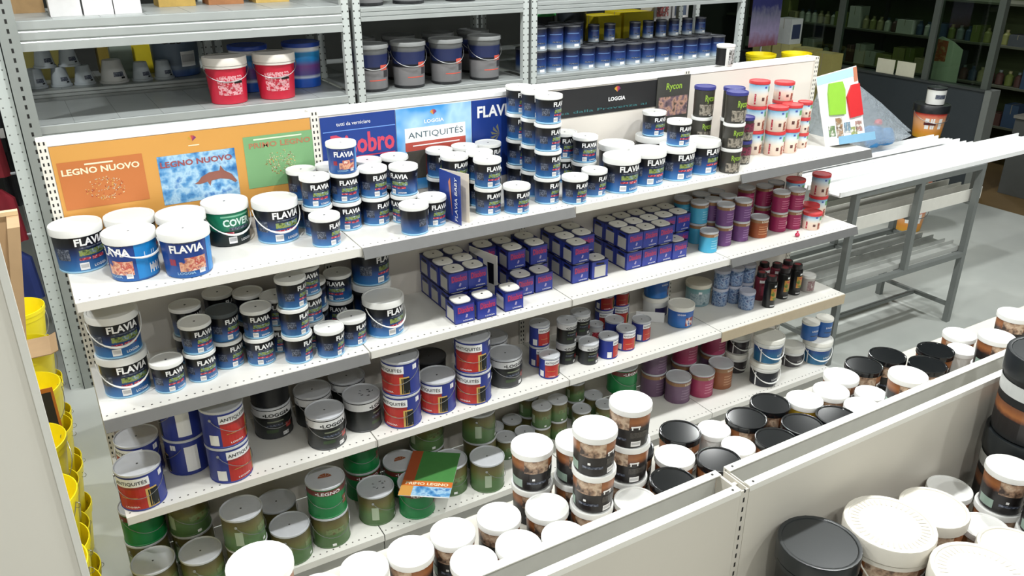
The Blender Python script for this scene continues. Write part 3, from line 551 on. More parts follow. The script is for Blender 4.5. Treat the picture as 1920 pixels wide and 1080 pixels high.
STACKS = [
    ('A', 0.060, 0.350, 'FG'.split(), 14),
    ('A', 0.240, 0.350, 'FG'.split(), 30),
    ('A', 0.408, 0.285, 'FG'.split(), 10),
    ('A', 0.214, 0.171, 'FH'.split(), -52),
    ('A', 0.385, 0.106, 'FI'.split(), -8),
    ('A', 0.582, 0.346, 'FC'.split(), 12),
    ('A', 0.758, 0.279, 'FB'.split(), 2),
    ('A', 0.904, 0.378, 'FS FS'.split(), 10),
    ('A', 0.918, 0.256, 'FS FS'.split(), 0),
    ('A', 1.041, 0.256, 'FS FS FX'.split(), -10),
    ('A', 0.902, 0.120, 'FS'.split(), 25),
    ('A', 1.027, 0.378, 'FS FS'.split(), 5),
    ('A', 1.165, 0.257, 'FS FS'.split(), 15),
    ('A', 1.189, 0.378, 'FS FS'.split(), 0),
    ('A', 1.313, 0.378, 'FS FS'.split(), 20),
    ('A', 1.282, 0.218, 'FS FS'.split(), -70),
    ('A', 1.255, 0.067, 'FS'.split(), 75),
    ('A', 1.363, 0.125, 'FS'.split(), 0),
    ('A', 1.524, 0.378, 'FS FS'.split(), 0),
    ('A', 1.534, 0.255, 'FS FS'.split(), 10),
    ('A', 1.648, 0.378, 'FS FS'.split(), 0),
    ('A', 1.662, 0.256, 'FS FS'.split(), 5),
    ('A', 1.771, 0.376, 'FS FS'.split(), 20),
    ('A', 1.634, 0.135, 'FS FS'.split(), -5),
    ('A', 1.935, 0.378, 'FS FS FS FS'.split(), 0),
    ('A', 1.940, 0.255, 'FS FS FS FS'.split(), 0),
    ('A', 1.935, 0.132, 'FS FS FS FS'.split(), 8),
    ('A', 1.746, 0.082, 'FS'.split(), -2),
    ('A', 2.040, 0.067, 'FS'.split(), 0),
    ('A', 2.187, 0.375, 'FS FS'.split(), -12),
    ('A', 2.223, 0.257, 'FS FS'.split(), -15),
    ('A', 2.180, 0.112, 'FS'.split(), 12),
    ('A', 2.332, 0.109, 'FG'.split(), -16),
    ('A', 2.451, 0.308, 'FG'.split(), 0),
    ('A', 2.510, 0.137, 'FG'.split(), -12),
    ('A', 2.715, 0.350, 'FG FS'.split(), -14),
    ('A', 2.690, 0.131, 'FG FS'.split(), -10),
    ('A', 2.870, 0.150, 'FG'.split(), 0),
    ('A', 2.960, 0.264, 'RW RW RN'.split(), -20),
    ('A', 2.994, 0.074, 'RW RW RN'.split(), -20),
    ('A', 3.060, 0.163, 'RW RW RN'.split(), 0),
    ('A', 3.164, 0.161, 'RS RS'.split(), -20),
    ('A', 3.360, 0.279, 'RL RL RL'.split(), -25),
    ('A', 3.589, 0.312, 'RL RL RM'.split(), -25),
    ('A', 3.442, 0.202, 'RL RL'.split(), -25),
    ('A', 3.554, 0.205, 'RL RL'.split(), -25),
    ('A', 3.688, 0.235, 'RQ RQ RQ'.split(), -25),
    ('A', 3.399, 0.384, 'RL RL'.split(), -25),
    ('B', 0.111, 0.196, 'FB FB'.split(), 5),
    ('B', 0.250, 0.126, 'FS'.split(), 12),
    ('B', 0.373, 0.146, 'FS FS'.split(), 5),
    ('B', 0.369, 0.315, 'FS FS'.split(), 15),
    ('B', 0.486, 0.197, 'FS FK'.split(), 25),
    ('B', 0.616, 0.318, 'FS FS'.split(), 0),
    ('B', 0.603, 0.158, 'FS FS'.split(), -5),
    ('B', 0.703, 0.230, 'FS FS'.split(), -8),
    ('B', 0.876, 0.304, 'FS FS'.split(), -75),
    ('B', 0.997, 0.327, 'FS FS'.split(), -40),
    ('B', 0.863, 0.078, 'FS'.split(), 35),
    ('B', 0.976, 0.126, 'FS'.split(), 25),
    ('B', 1.130, 0.154, 'FB'.split(), 15),
    ('B', 0.737, 0.098, 'FS FS FS'.split(), 35),
    ('B', 0.506, 0.378, 'FS FS'.split(), 40),
    ('B', 0.821, 0.193, 'FS FS FS'.split(), 0),
    ('B', 1.149, 0.337, 'FG FG'.split(), 20),
    ('B', 3.024, 0.290, 'CC CC'.split(), 0),
    ('B', 2.986, 0.158, 'CC'.split(), 0),
    ('B', 2.997, 0.389, 'CC CC'.split(), 0),
    ('B', 3.130, 0.389, 'CC CC'.split(), 0),
    ('B', 3.125, 0.289, 'CP CP'.split(), 0),
    ('B', 3.123, 0.190, 'CP CP'.split(), 0),
    ('B', 3.256, 0.195, 'CP CP'.split(), 0),
    ('B', 3.239, 0.293, 'CP CP'.split(), 0),
    ('B', 3.244, 0.391, 'CP CP'.split(), 0),
    ('B', 3.386, 0.184, 'CO'.split(), -20),
    ('B', 3.555, 0.197, 'CM CM'.split(), -20),
    ('B', 3.658, 0.183, 'CM CM'.split(), -20),
    ('B', 3.557, 0.327, 'CM CM'.split(), 0),
    ('B', 3.665, 0.341, 'CM CM'.split(), 0),
    ('B', 3.442, 0.358, 'CM CM'.split(), 0),
    ('B', 3.944, 0.256, 'RL RL'.split(), -30),
    ('B', 3.743, 0.121, 'RM'.split(), -30),
    ('B', 3.837, 0.220, 'RM'.split(), -30),
    ('B', 3.732, 0.259, 'RL RL'.split(), -30),
    ('C', 0.079, 0.095, 'AN'.split(), -10),
    ('C', 0.103, 0.292, 'AN'.split(), -22),
    ('C', 0.410, 0.095, 'AN AN'.split(), 52),
    ('C', 0.818, 0.112, 'LO'.split(), 8),
    ('C', 1.000, 0.158, 'LS'.split(), 45),
    ('C', 0.826, 0.302, 'LO'.split(), 20),
    ('C', 0.999, 0.340, 'LO'.split(), 30),
    ('C', 1.164, 0.097, 'AN AN'.split(), -34),
    ('C', 1.349, 0.120, 'AN'.split(), -38),
    ('C', 1.529, 0.108, 'AN AN'.split(), -32),
    ('C', 1.402, 0.317, 'LD'.split(), 0),
    ('C', 1.730, 0.159, 'LO'.split(), 8),
    ('C', 1.757, 0.344, 'LO'.split(), 8),
    ('C', 0.274, 0.235, 'AN AN'.split(), -110),
    ('C', 0.644, 0.308, 'LO LD'.split(), 0),
    ('C', 1.945, 0.099, 'SA'.split(), 10),
    ('C', 1.962, 0.219, 'SA SA'.split(), 20),
    ('C', 2.095, 0.176, 'SL SL'.split(), 0),
    ('C', 2.209, 0.218, 'SL SL'.split(), 0),
    ('C', 2.190, 0.114, 'SL'.split(), 0),
    ('C', 2.313, 0.112, 'SA'.split(), 60),
    ('C', 2.442, 0.134, 'SA'.split(), 15),
    ('C', 2.579, 0.177, 'SA'.split(), 40),
    ('C', 2.455, 0.251, 'SA'.split(), 60),
    ('C', 2.366, 0.295, 'SR'.split(), 0),
    ('C', 2.878, 0.202, 'WT'.split(), -25),
    ('C', 2.596, 0.387, 'SA SA'.split(), 0),
    ('C', 2.490, 0.387, 'SA SA'.split(), 0),
    ('C', 2.831, 0.363, 'WV WT'.split(), 20),
    ('C', 3.150, 0.363, 'TB'.split(), -20),
    ('C', 3.342, 0.270, 'GL GL'.split(), 0),
    ('C', 3.344, 0.165, 'GL'.split(), 0),
    ('C', 3.438, 0.271, 'GL GL'.split(), 0),
    ('C', 3.246, 0.282, 'GL GL'.split(), 0),
    ('C', 3.473, 0.115, 'SP'.split(), -25),
    ('C', 3.631, 0.161, 'SP'.split(), -25),
    ('C', 3.738, 0.164, 'SP'.split(), -25),
    ('C', 3.503, 0.216, 'SK'.split(), 0),
    ('C', 3.843, 0.157, 'GY'.split(), 0),
    ('C', 3.686, 0.270, 'SK'.split(), 0),
    ('C', 3.629, 0.317, 'SK'.split(), 0),
    ('C', 3.776, 0.268, 'SK'.split(), 0),
    ('D', 0.060, 0.163, 'GC'.split(), 60),
    ('D', 0.240, 0.125, 'GC'.split(), 60),
    ('D', 0.422, 0.097, 'GC GC'.split(), 60),
    ('D', 0.602, 0.282, 'GC'.split(), 0),
    ('D', 0.607, 0.097, 'GC'.split(), 60),
    ('D', 0.790, 0.118, 'GC GB'.split(), 0),
    ('D', 1.027, 0.152, 'GW'.split(), 60),
    ('D', 1.210, 0.282, 'GB'.split(), 0),
    ('D', 1.643, 0.274, 'GC GC'.split(), 60),
    ('D', 1.589, 0.097, 'GC'.split(), 60),
    ('D', 1.789, 0.257, 'GS'.split(), 0),
    ('D', 1.899, 0.248, 'GS'.split(), 0),
    ('D', 1.782, 0.371, 'GS'.split(), 0),
    ('D', 1.899, 0.379, 'GS'.split(), 0),
    ('D', 2.119, 0.270, 'GS GS'.split(), 0),
    ('D', 2.009, 0.262, 'GS GS'.split(), 0),
    ('D', 2.284, 0.279, 'GS'.split(), 0),
    ('D', 2.422, 0.251, 'GS'.split(), 0),
    ('D', 2.422, 0.362, 'GS'.split(), 0),
    ('D', 2.936, 0.231, 'PC'.split(), 0),
    ('D', 3.099, 0.212, 'PK'.split(), 0),
    ('D', 3.262, 0.225, 'BR'.split(), 0),
    ('D', 3.510, 0.108, 'WD WB'.split(), -15),
    ('D', 3.829, 0.182, 'WE'.split(), -15),
    ('D', 4.000, 0.134, 'WB'.split(), -20),
    ('D', 0.060, 0.348, 'GC GB'.split(), 30),
    ('D', 0.240, 0.310, 'GC GC'.split(), 30),
    ('D', 1.207, 0.097, 'GB'.split(), 0),
    ('D', 1.038, 0.348, 'GB GB'.split(), 0),
    ('D', 1.382, 0.348, 'GC GC'.split(), 0),
    ('D', 1.419, 0.167, 'GC'.split(), 0),
    ('D', 3.093, 0.364, 'PC PK'.split(), 0),
    ('D', 3.325, 0.364, 'PC PK'.split(), 0),
    ('D', 2.862, 0.364, 'PC PC'.split(), 0),
    ('D', 2.597, 0.334, 'GS GB'.split(), 0),
    ('D', 3.470, 0.306, 'WE WE'.split(), 0),
    ('D', 2.314, 0.385, 'GS GS'.split(), 0),
    ('D', 2.009, 0.385, 'GS GS'.split(), 0),
    ('F', 0.269, -1.106, 'TL'.split(), -25),
    ('F', 0.386, -1.203, 'T'.split(), -29),
    ('F', 0.517, -1.185, 'T'.split(), -21),
    ('F', 0.649, -1.189, 'T'.split(), -19),
    ('F', 0.782, -1.180, 'T'.split(), 7),
    ('F', 0.928, -1.187, 'T'.split(), -17),
    ('F', 1.071, -1.222, 'T'.split(), 9),
    ('F', 0.779, -1.312, 'T'.split(), 9),
    ('F', 0.915, -1.319, 'T'.split(), -12),
    ('F', 1.044, -1.352, 'T'.split(), -14),
    ('F', 1.314, -1.331, 'T'.split(), 10),
    ('F', 1.197, -1.270, 'T T T'.split(), -8),
    ('F', 1.372, -1.212, 'T T T'.split(), -29),
    ('F', 1.225, -1.140, 'T T'.split(), 18),
    ('F', 1.100, -1.093, 'T T'.split(), 17),
    ('F', 1.471, -1.115, 'TK'.split(), 15),
    ('F', 1.466, -1.320, 'TK'.split(), -23),
    ('F', 1.665, -1.128, 'TK'.split(), -1),
    ('F', 1.666, -1.311, 'TK'.split(), -7),
    ('F', 1.790, -1.159, 'TW'.split(), -25),
    ('F', 1.790, -1.273, 'TW'.split(), -16),
    ('F', 1.918, -1.180, 'TK'.split(), 15),
    ('F', 2.060, -1.155, 'TK'.split(), -13),
    ('F', 1.909, -1.325, 'TK'.split(), -12),
    ('F', 2.053, -1.307, 'TK'.split(), 9),
    ('F', 2.195, -1.333, 'TK'.split(), -6),
    ('F', 2.193, -1.194, 'TY'.split(), -26),
    ('F', 2.325, -1.201, 'T'.split(), 8),
    ('F', 2.446, -1.148, 'T'.split(), -11),
    ('F', 2.451, -1.277, 'TW'.split(), -2),
    ('F', 2.333, -1.333, 'T'.split(), 11),
    ('F', 2.446, -1.402, 'T T'.split(), 0),
    ('F', 2.637, -1.347, 'T'.split(), 2),
    ('F', 2.584, -1.141, 'TK'.split(), -3),
    ('F', 2.729, -1.138, 'TK'.split(), -27),
    ('F', 2.801, -1.263, 'TK'.split(), -13),
    ('F', 2.934, -1.207, 'TK'.split(), -28),
    ('F', 3.156, -1.167, 'T'.split(), -27),
    ('F', 3.001, -1.388, 'T T'.split(), 8),
    ('F', 3.058, -1.242, 'TW'.split(), -25),
    ('F', 3.126, -1.345, 'T'.split(), -10),
    ('F', 3.255, -1.312, 'T T'.split(), -8),
    ('F', 3.386, -1.294, 'T'.split(), -30),
    ('F', 1.562, -1.220, 'T'.split(), -5),
    ('N', 1.523, -1.811, 'NB'.split(), -16),
    ('N', 1.743, -1.856, 'NW'.split(), -2),
    ('N', 1.956, -1.849, 'NM'.split(), -11),
    ('N', 2.226, -1.891, 'T T'.split(), -2),
    ('N', 2.212, -2.023, 'T T'.split(), -10),
    ('N', 2.094, -1.930, 'T'.split(), -22),
    ('N', 2.170, -1.771, 'T'.split(), -4),
    ('N', 1.773, -2.091, 'NW'.split(), -28),
    ('N', 1.984, -2.063, 'NM'.split(), 13),
    ('N', 2.441, -1.826, 'NK NK'.split(), 18),
    ('B', 1.485, 0.197, 'TN TN'.split(), 0),
    ('B', 1.485, 0.297, 'TN TN'.split(), 0),
    ('B', 1.485, 0.397, 'TN TN'.split(), 0),
    ('B', 1.585, 0.197, 'TN TN'.split(), 0),
    ('B', 1.585, 0.297, 'TN TN'.split(), 0),
    ('B', 1.585, 0.397, 'TN TN'.split(), 0),
    ('B', 1.460, 0.088, 'TN'.split(), 0),
    ('B', 1.567, 0.082, 'TN'.split(), 0),
    ('B', 1.850, 0.297, 'TN TN'.split(), 0),
    ('B', 1.850, 0.397, 'TN TN'.split(), 0),
    ('B', 1.975, 0.297, 'TN TN'.split(), 0),
    ('B', 1.975, 0.397, 'TN TN'.split(), 0),
    ('B', 1.745, 0.399, 'TN TN'.split(), 0),
    ('B', 1.712, 0.090, 'TN'.split(), 0),
    ('B', 1.835, 0.197, 'TN'.split(), 0),
    ('B', 1.940, 0.197, 'TN'.split(), 0),
    ('B', 2.150, 0.197, 'TN TN'.split(), 0),
    ('B', 2.150, 0.297, 'TN TN'.split(), 0),
    ('B', 2.150, 0.397, 'TN TN'.split(), 0),
    ('B', 2.252, 0.297, 'TN TN'.split(), 0),
    ('B', 2.252, 0.397, 'TN TN'.split(), 0),
    ('B', 2.262, 0.190, 'TN'.split(), 90),
    ('B', 2.480, 0.197, 'TN TN'.split(), 0),
    ('B', 2.480, 0.297, 'TN TN'.split(), 0),
    ('B', 2.480, 0.397, 'TN TN'.split(), 0),
    ('B', 2.580, 0.197, 'TN TN'.split(), 0),
    ('B', 2.580, 0.297, 'TN TN'.split(), 0),
    ('B', 2.580, 0.397, 'TN TN'.split(), 0),
    ('B', 2.680, 0.197, 'TN TN'.split(), 0),
    ('B', 2.680, 0.297, 'TN TN'.split(), 0),
    ('B', 2.680, 0.397, 'TN TN'.split(), 0),
    ('B', 2.780, 0.297, 'TN TN'.split(), 0),
    ('B', 2.780, 0.397, 'TN TN'.split(), 0),
    ('B', 2.880, 0.297, 'TN TN'.split(), 0),
    ('B', 2.880, 0.397, 'TN TN'.split(), 0),
    ('B', 2.775, 0.190, 'TN'.split(), 0),
]
recs = []
for shelf, x, y, types, yaw in STACKS:
    z = SHZ[shelf]+.0006
    for i, t in enumerate(types):
        jx = 0 if i == 0 else random.uniform(-.003, .003)
        yw = yaw+(0 if i == 0 or t == 'TN' else random.uniform(-10, 10))
        o = place(t, KIND[t][0], x+jx, y, z, math.radians(yw))
        z += SIZES[t][1]+.0006
        n = len(types)
        lev = '' if n == 1 else 'stack bottom' if i == 0 else 'stack top' if i == n-1 else 'stack middle' if n == 3 else 'lower stack middle' if i == 1 else 'upper stack middle'
        bay = BAYS[min(3, max(0, int(x)))] if shelf in 'ABCD' else ''
        recs.append((o, t, shelf, bay, lev, x, y))
cls = {}
for rc in recs: cls.setdefault((KIND[rc[1]][1],)+rc[2:5], []).append(rc)
for key, lst in cls.items():
    lst.sort(key=lambda q: (q[5], q[6]))
    for i, (o, t, shelf, bay, lev, x, y) in enumerate(lst):
        bits = [KIND[t][1]]
        if lev: bits.append(lev)
        bits.append(SHNAME[shelf])
        if bay: bits.append(bay)
        if len(lst) > 1: bits.append(ORD[i]+(' from poster end' if bay else ' from tall cream panel'))
        o['label'] = ', '.join(bits); o['category'] = KIND[t][2]; o['group'] = '%s on the %s' % (KIND[t][1], SHNAME[shelf])
# ------------------------------------------------------------------ posters on the back panels
PY = U0-.0008
class Sections(MB):
    """flat print collected into named parts"""
    def __init__(s): super().__init__(); s.secs = []; s.nm = 'print'
    def cut(s, name):
        if s.v:
            m = MB(); m.v, m.f, m.m, m.s, m.mats, m.piece = s.v, s.f, s.m, s.s, s.mats, s.piece; s.secs.append((s.nm, m))
        s.v, s.f, s.m, s.s, s.mats, s.piece = [], [], [], [], [], []; s.nm = name
    def done(s): s.cut(''); return s.secs
def fan_logo(mb, cx, cz, s, y):
    cs = [(190, 160, 60), (214, 140, 60), (190, 80, 70), (150, 50, 90), (120, 50, 110)]
    for k, c in enumerate(cs):
        a = math.radians(150-30*k); mb.poly([(cx, y, cz-s*.6), (cx+s*math.cos(a+.24), y, cz+s*math.sin(a+.24)*.9-s*.1), (cx+s*math.cos(a-.24), y, cz+s*math.sin(a-.24)*.9-s*.1)][::-1], plain('fan_print_%d' % k, c, .5))
def rectp(mb, x0, x1, z0, z1, y, mat): mb.add([(x0, y, z0), (x1, y, z0), (x1, y, z1), (x0, y, z1)], [(0, 1, 2, 3)], mat)
def poster(name, x0, x1, z0, z1, mat, label, fill, th=.003):
    o = tag(empty(name, ((x0+x1)/2, PY-th, z0)), label, 'poster')
    obj('board', MB().box(x0-(x0+x1)/2, x1-(x0+x1)/2, 0, th, 0, z1-z0, mat), o)
    p = Sections(); fill(p, lambda x: x-(x0+x1)/2, lambda z: z-z0)
    for nm, m in p.done(): obj(nm, m, o)
    return o
def dots(p, cx, cz, rx, rz, y, cols, n, seed):
    rnd = random.Random(seed)
    for k in range(n):
        a = rnd.random()*2*PI; q = math.sqrt(rnd.random()); x = cx+rx*q*math.cos(a); z = cz+rz*q*math.sin(a); s = rnd.uniform(.002, .0042); b = rnd.random()*3
        p.poly([(x+s*math.cos(b), y, z+s*math.sin(b)), (x+s*.6*math.cos(b+2), y, z+s*math.sin(b+2)*.6), (x+s*math.cos(b+4), y, z+s*math.sin(b+4))], cols[k % len(cols)])
def orange(p, X, Z):
    e = -.001; e2 = -.002; e3 = -.003
    p.cut('terracotta_picture'); rectp(p, X(.047), X(.332), Z(1.735), Z(1.912), e, plain('terracotta_print', (190, 112, 58), .5, var=.08, scale=6))
    p.flattext('LEGNO NUOVO', X(.056), X(.318), Z(1.862), Z(1.886), e2, plain('cream_letter', (238, 222, 188), .5), .03); rectp(p, X(.135), X(.23), Z(1.894), Z(1.9), e2, plain('cream_letter', (238, 222, 188)))
    cols = [plain('dot_a', (220, 200, 160), .5), plain('dot_b', (160, 60, 40), .5), plain('dot_c', (196, 184, 160), .5), plain('dot_d', (214, 170, 90), .5)]
    dots(p, X(.19), Z(1.80), .068, .045, e2, cols, 150, 1)
    p.cut('sea_picture'); rectp(p, X(.38), X(.668), Z(1.70), Z(1.89), e, blotch('sea_print', [(30, 96, 160), (90, 150, 200), (170, 204, 226), (60, 120, 184)], 22))
    p.flattext('LEGNO NUOVO', X(.388), X(.655), Z(1.845), Z(1.868), e2, plain('brick_letter', (150, 76, 80), .5), .03)
    ol = [(.50, 1.768), (.515, 1.775), (.53, 1.792), (.56, 1.806), (.60, 1.808), (.606, 1.828), (.618, 1.806), (.645, 1.788), (.662, 1.758), (.655, 1.752), (.635, 1.768), (.60, 1.776), (.565, 1.772), (.558, 1.752), (.55, 1.770), (.52, 1.764)]
    p.poly([(X(a), e2, Z(b)) for a, b in ol], plain('dolphin_brown', (138, 86, 74), .5, var=.25, scale=14))
    p.cut('green_picture'); rectp(p, X(.705), X(.996), Z(1.715), Z(1.925), e, plain('sage_green_print', (120, 166, 116), .5, var=.06, scale=6))
    p.flattext('PRIMO LEGNO', X(.725), X(.975), Z(1.876), Z(1.898), e2, plain('rust_letter', (176, 120, 88), .5), .02); rectp(p, X(.745), X(.94), Z(1.908), Z(1.914), e2, plain('pale_letter', (214, 224, 196), .5))
    dots(p, X(.845), Z(1.81), .062, .05, e2, cols, 150, 2)
    p.cut('logo'); fan_logo(p, X(.517), Z(1.945), .016, e); rectp(p, X(.50), X(.54), Z(1.917), Z(1.921), e, plain('cream_letter', (238, 222, 188)))
poster('poster_board', .034, .980, 1.60, 1.972, plain('ochre_board', (206, 150, 74), .5, var=.05, scale=4), 'ochre poster board with dolphin, terracotta and green pictures', orange)
def blueposter(p, X, Z):
    e = -.001
    p.cut('caption'); p.flattext('tutti da verniciare', X(1.09), X(1.24), Z(1.925), Z(1.94), e, WPRINT()); rectp(p, X(1.03), X(1.352), Z(1.902), Z(1.906), e, plain('light_blue_line', (110, 150, 220), .5))
    p.cut('title'); p.flattext('Disobro', X(1.06), X(1.345), Z(1.80), Z(1.888), e, plain('raspberry_letter', (200, 66, 92), .5), .03); rectp(p, X(1.06), X(1.345), Z(1.785), Z(1.79), e, plain('raspberry_letter', (200, 66, 92)))
poster('poster', 1.022, 1.354, 1.60, 1.966, plain('cobalt_poster', (26, 58, 134), .45), 'cobalt blue poster with raspberry script lettering', blueposter)
def skyposter(p, X, Z):
    e = -.001; e2 = -.002
    p.cut('logo'); fan_logo(p, X(1.535), Z(1.937), .017, e); p.flattext('LOGGIA', X(1.49), X(1.585), Z(1.893), Z(1.909), e, WPRINT(), .02)
    p.cut('title_plate'); rectp(p, X(1.395), X(1.692), Z(1.815), Z(1.878), e, WPRINT()); p.flattext('ANTIQUITÉS', X(1.41), X(1.68), Z(1.828), Z(1.866), e2, plain('slate_letter', (80, 100, 110), .5))
    rectp(p, X(1.395), X(1.692), Z(1.776), Z(1.815), e, plain('brick_red_band', (176, 74, 62), .5)); rectp(p, X(1.43), X(1.66), Z(1.796), Z(1.801), e2, WPRINT()); rectp(p, X(1.40), X(1.49), Z(1.65), Z(1.775), e, plain('dusk_photo', (70, 66, 60), .5, var=.4, scale=20)); rectp(p, X(1.49), X(1.692), Z(1.65), Z(1.776), e, plain('maroon_photo', (120, 50, 50), .5, var=.3, scale=20))
poster('poster', 1.357, 1.724, 1.60, 1.966, blotch('cloudy_sky_print', [(40, 120, 200), (70, 150, 214), (170, 208, 236), (60, 140, 210)], 3.5), 'sky blue poster with white title plate above red band', skyposter)
def navyposter(p, X, Z):
    p.cut('title'); p.flattext('FLAVIA', X(1.755), X(1.96), Z(1.885), Z(1.938), -.001, WPRINT(), .03)
    p.cut('leaf_picture')
    for k in range(5):
        a = math.radians(100+30*k); p.poly([(X(1.87), -.001, Z(1.80)), (X(1.87+.05*math.cos(a)), -.001, Z(1.80+.05*math.sin(a))), (X(1.87+.04*math.cos(a+.3)), -.001, Z(1.80+.04*math.sin(a+.3)))], plain('olive_leaf', (110, 110, 90), .5))
poster('poster', 1.727, 1.98, 1.60, 1.966, plain('navy_poster', (20, 52, 130), .45, var=.15, scale=6), 'navy poster with bold white title partly behind tub tower', navyposter)
def banner(p, X, Z):
    p.cut('logo'); fan_logo(p, X(2.548), Z(1.943), .02, -.001); p.flattext('LOGGIA', X(2.495), X(2.60), Z(1.888), Z(1.908), -.001, WPRINT(), .03)
    p.cut('caption'); p.flattext('passa dalla Provenza ai', X(2.12), X(2.74), Z(1.845), Z(1.862), -.001, plain('teal_letter', (60, 120, 124), .5))
poster('banner', 2.022, 2.98, 1.832, 1.968, plain('black_banner', (34, 34, 36), .45, var=.15, scale=3), 'long black banner with fan logo and teal caption', banner)
def ryc(p, X, Z):
    p.cut('title'); p.flattext('Rycon', X(2.86), X(2.965), Z(1.90), Z(1.945), -.001, plain('lime_print', (150, 184, 70)), .02); p.cut('title'); p.flattext('Rycon', X(2.90), X(2.98), Z(1.72), Z(1.755), -.001, plain('lime_print', (150, 184, 70)), .02)
    p.cut('photo'); rectp(p, X(2.815), X(3.01), Z(1.775), Z(1.875), -.001, blotch('people_photo', [(70, 64, 60), (190, 150, 130), (120, 100, 110), (60, 56, 56)], 26))
pp = poster('display_card', 2.80, 3.02, 1.5515, 1.978, plain('charcoal_card', (64, 64, 60), .5, var=.15), 'charcoal display card with lime script leaning over the black banner', ryc); pp.location.y -= .006
# ------------------------------------------------------------------ leaflets
def sheet(p, q, z0, z1, mat, th=.0015):
    d = Vector((q[0]-p[0], q[1]-p[1], 0)).normalized(); n = Vector((-d.y, d.x, 0))*th
    vs = [(p[0], p[1], z0), (q[0], q[1], z0), (q[0]+n.x, q[1]+n.y, z0), (p[0]+n.x, p[1]+n.y, z0)]; vs += [(a, b, z1) for a, b, _ in vs]
    return MB().add(vs, [(0, 3, 2, 1), (4, 5, 6, 7), (0, 1, 5, 4), (1, 2, 6, 5), (2, 3, 7, 6), (3, 0, 4, 7)], mat)
lf = tag(empty('leaflet', (1.45, .03, 1.5508)), 'blue folded leaflet standing upright among navy tubs, white inside', 'leaflet')
obj('cover', sheet((0, .0), (-.02, .155), 0, .21, plain('cobalt_cover', (36, 60, 140), .4, var=.2, scale=10)), lf)
obj('inner_page', sheet((.046, .015), (-.016, .157), 0, .21, plain('cream_page', (240, 228, 206), .5)), lf)
cp = MB(); vs, fs = glyphs('FLAVIA BABY', .0)
cp.add([(-.0018-.02*.22*(1-0)-.0012-.02*.0, .020+.024*b, .012+.185*a) for a, b in vs], fs, WPRINT())
cp.add([(-.0115, .062, .03), (-.0115, .06, .03), (-.0145, .085, .17), (-.0125, .07, .19)], [(0, 1, 2, 3)], plain('skin_print', (190, 120, 90), .5))
obj('cover_print', cp, lf)
bz = .3145+.0022
br = tag(empty('brochure', (1.285, .10, bz)), 'open green and orange wood-finish brochure lying across green can lids', 'brochure')
br.rotation_euler = (0, 0, math.radians(-36))
bb = MB().box(-.118, .118, -.172, .172, 0, .002, plain('white_print', (240, 240, 240))); obj('pages', bb, br)
bp = MB(); zz = .003
def recth(mb, x0, x1, y0, y1, mat): mb.add([(x0, y0, zz), (x1, y0, zz), (x1, y1, zz), (x0, y1, zz)], [(0, 1, 2, 3)], mat)
recth(bp, -.118, -.065, -.06, .172, plain('rust_print', (170, 80, 44), .5)); recth(bp, -.065, .118, -.06, .172, plain('meadow_green_print', (70, 130, 66), .5, var=.12)); recth(bp, -.118, .118, -.10, -.06, plain('orange_band', (206, 110, 44), .5))
recth(bp, -.118, -.06, -.172, -.10, plain('ochre_board', (206, 150, 74))); recth(bp, -.06, .118, -.168, -.10, blotch('sea_print', [(30, 96, 160)])); 
zz = .0035; vs, fs = glyphs('PRIMO LEGNO', .03); bp.add([(-.10+.2*a, -.092+.02*b, .0038) for a, b in vs], fs, plain('cream_letter', (238, 222, 188)))
obj('print', bp, br)
wd = tag(empty('shelf_divider', (1.695, .30, 1.0956), math.radians(-59)), 'white divider plate with black slot standing between rectangular tins', 'divider')
obj('plate', MB().prism([(.02, 0), (.075, 0), (.075, .19), (.02, .20), (-.075, .215), (-.075, .19), (.0, .165)], plain('divider_white', (222, 218, 206), .5), -.003, .003), wd)
obj('slot', MB().prism([(.030, .05), (.058, .045), (.058, .150), (.024, .155)], BLACKP(), -.0036, .0036), wd)
cd = tag(empty('card', (2.745, .30, .666)), 'white printed card leaning behind small cans on third shelf', 'card')
obj('sheet', sheet((-.06, .05), (.06, -.05), .0, .06, plain('white_print', (240, 240, 240))), cd)
sp = tag(obj('flower_ornament', MB().lathe([(.003, 0), (.011, .004), (.014, .012), (.009, .020), (.004, .024), (.006, .03), (.002, .034)], plain('cerise_plastic', (190, 40, 80), .3), 14), None, (3.56, .055, 1.0956)), 'tiny cerise ornament lying loose in front of magenta cans', 'ornament')
jr = tag(empty('sample_jar', (2.2, .3, .9)), 'small clear knobbed jar on top of charcoal cans', 'jar')
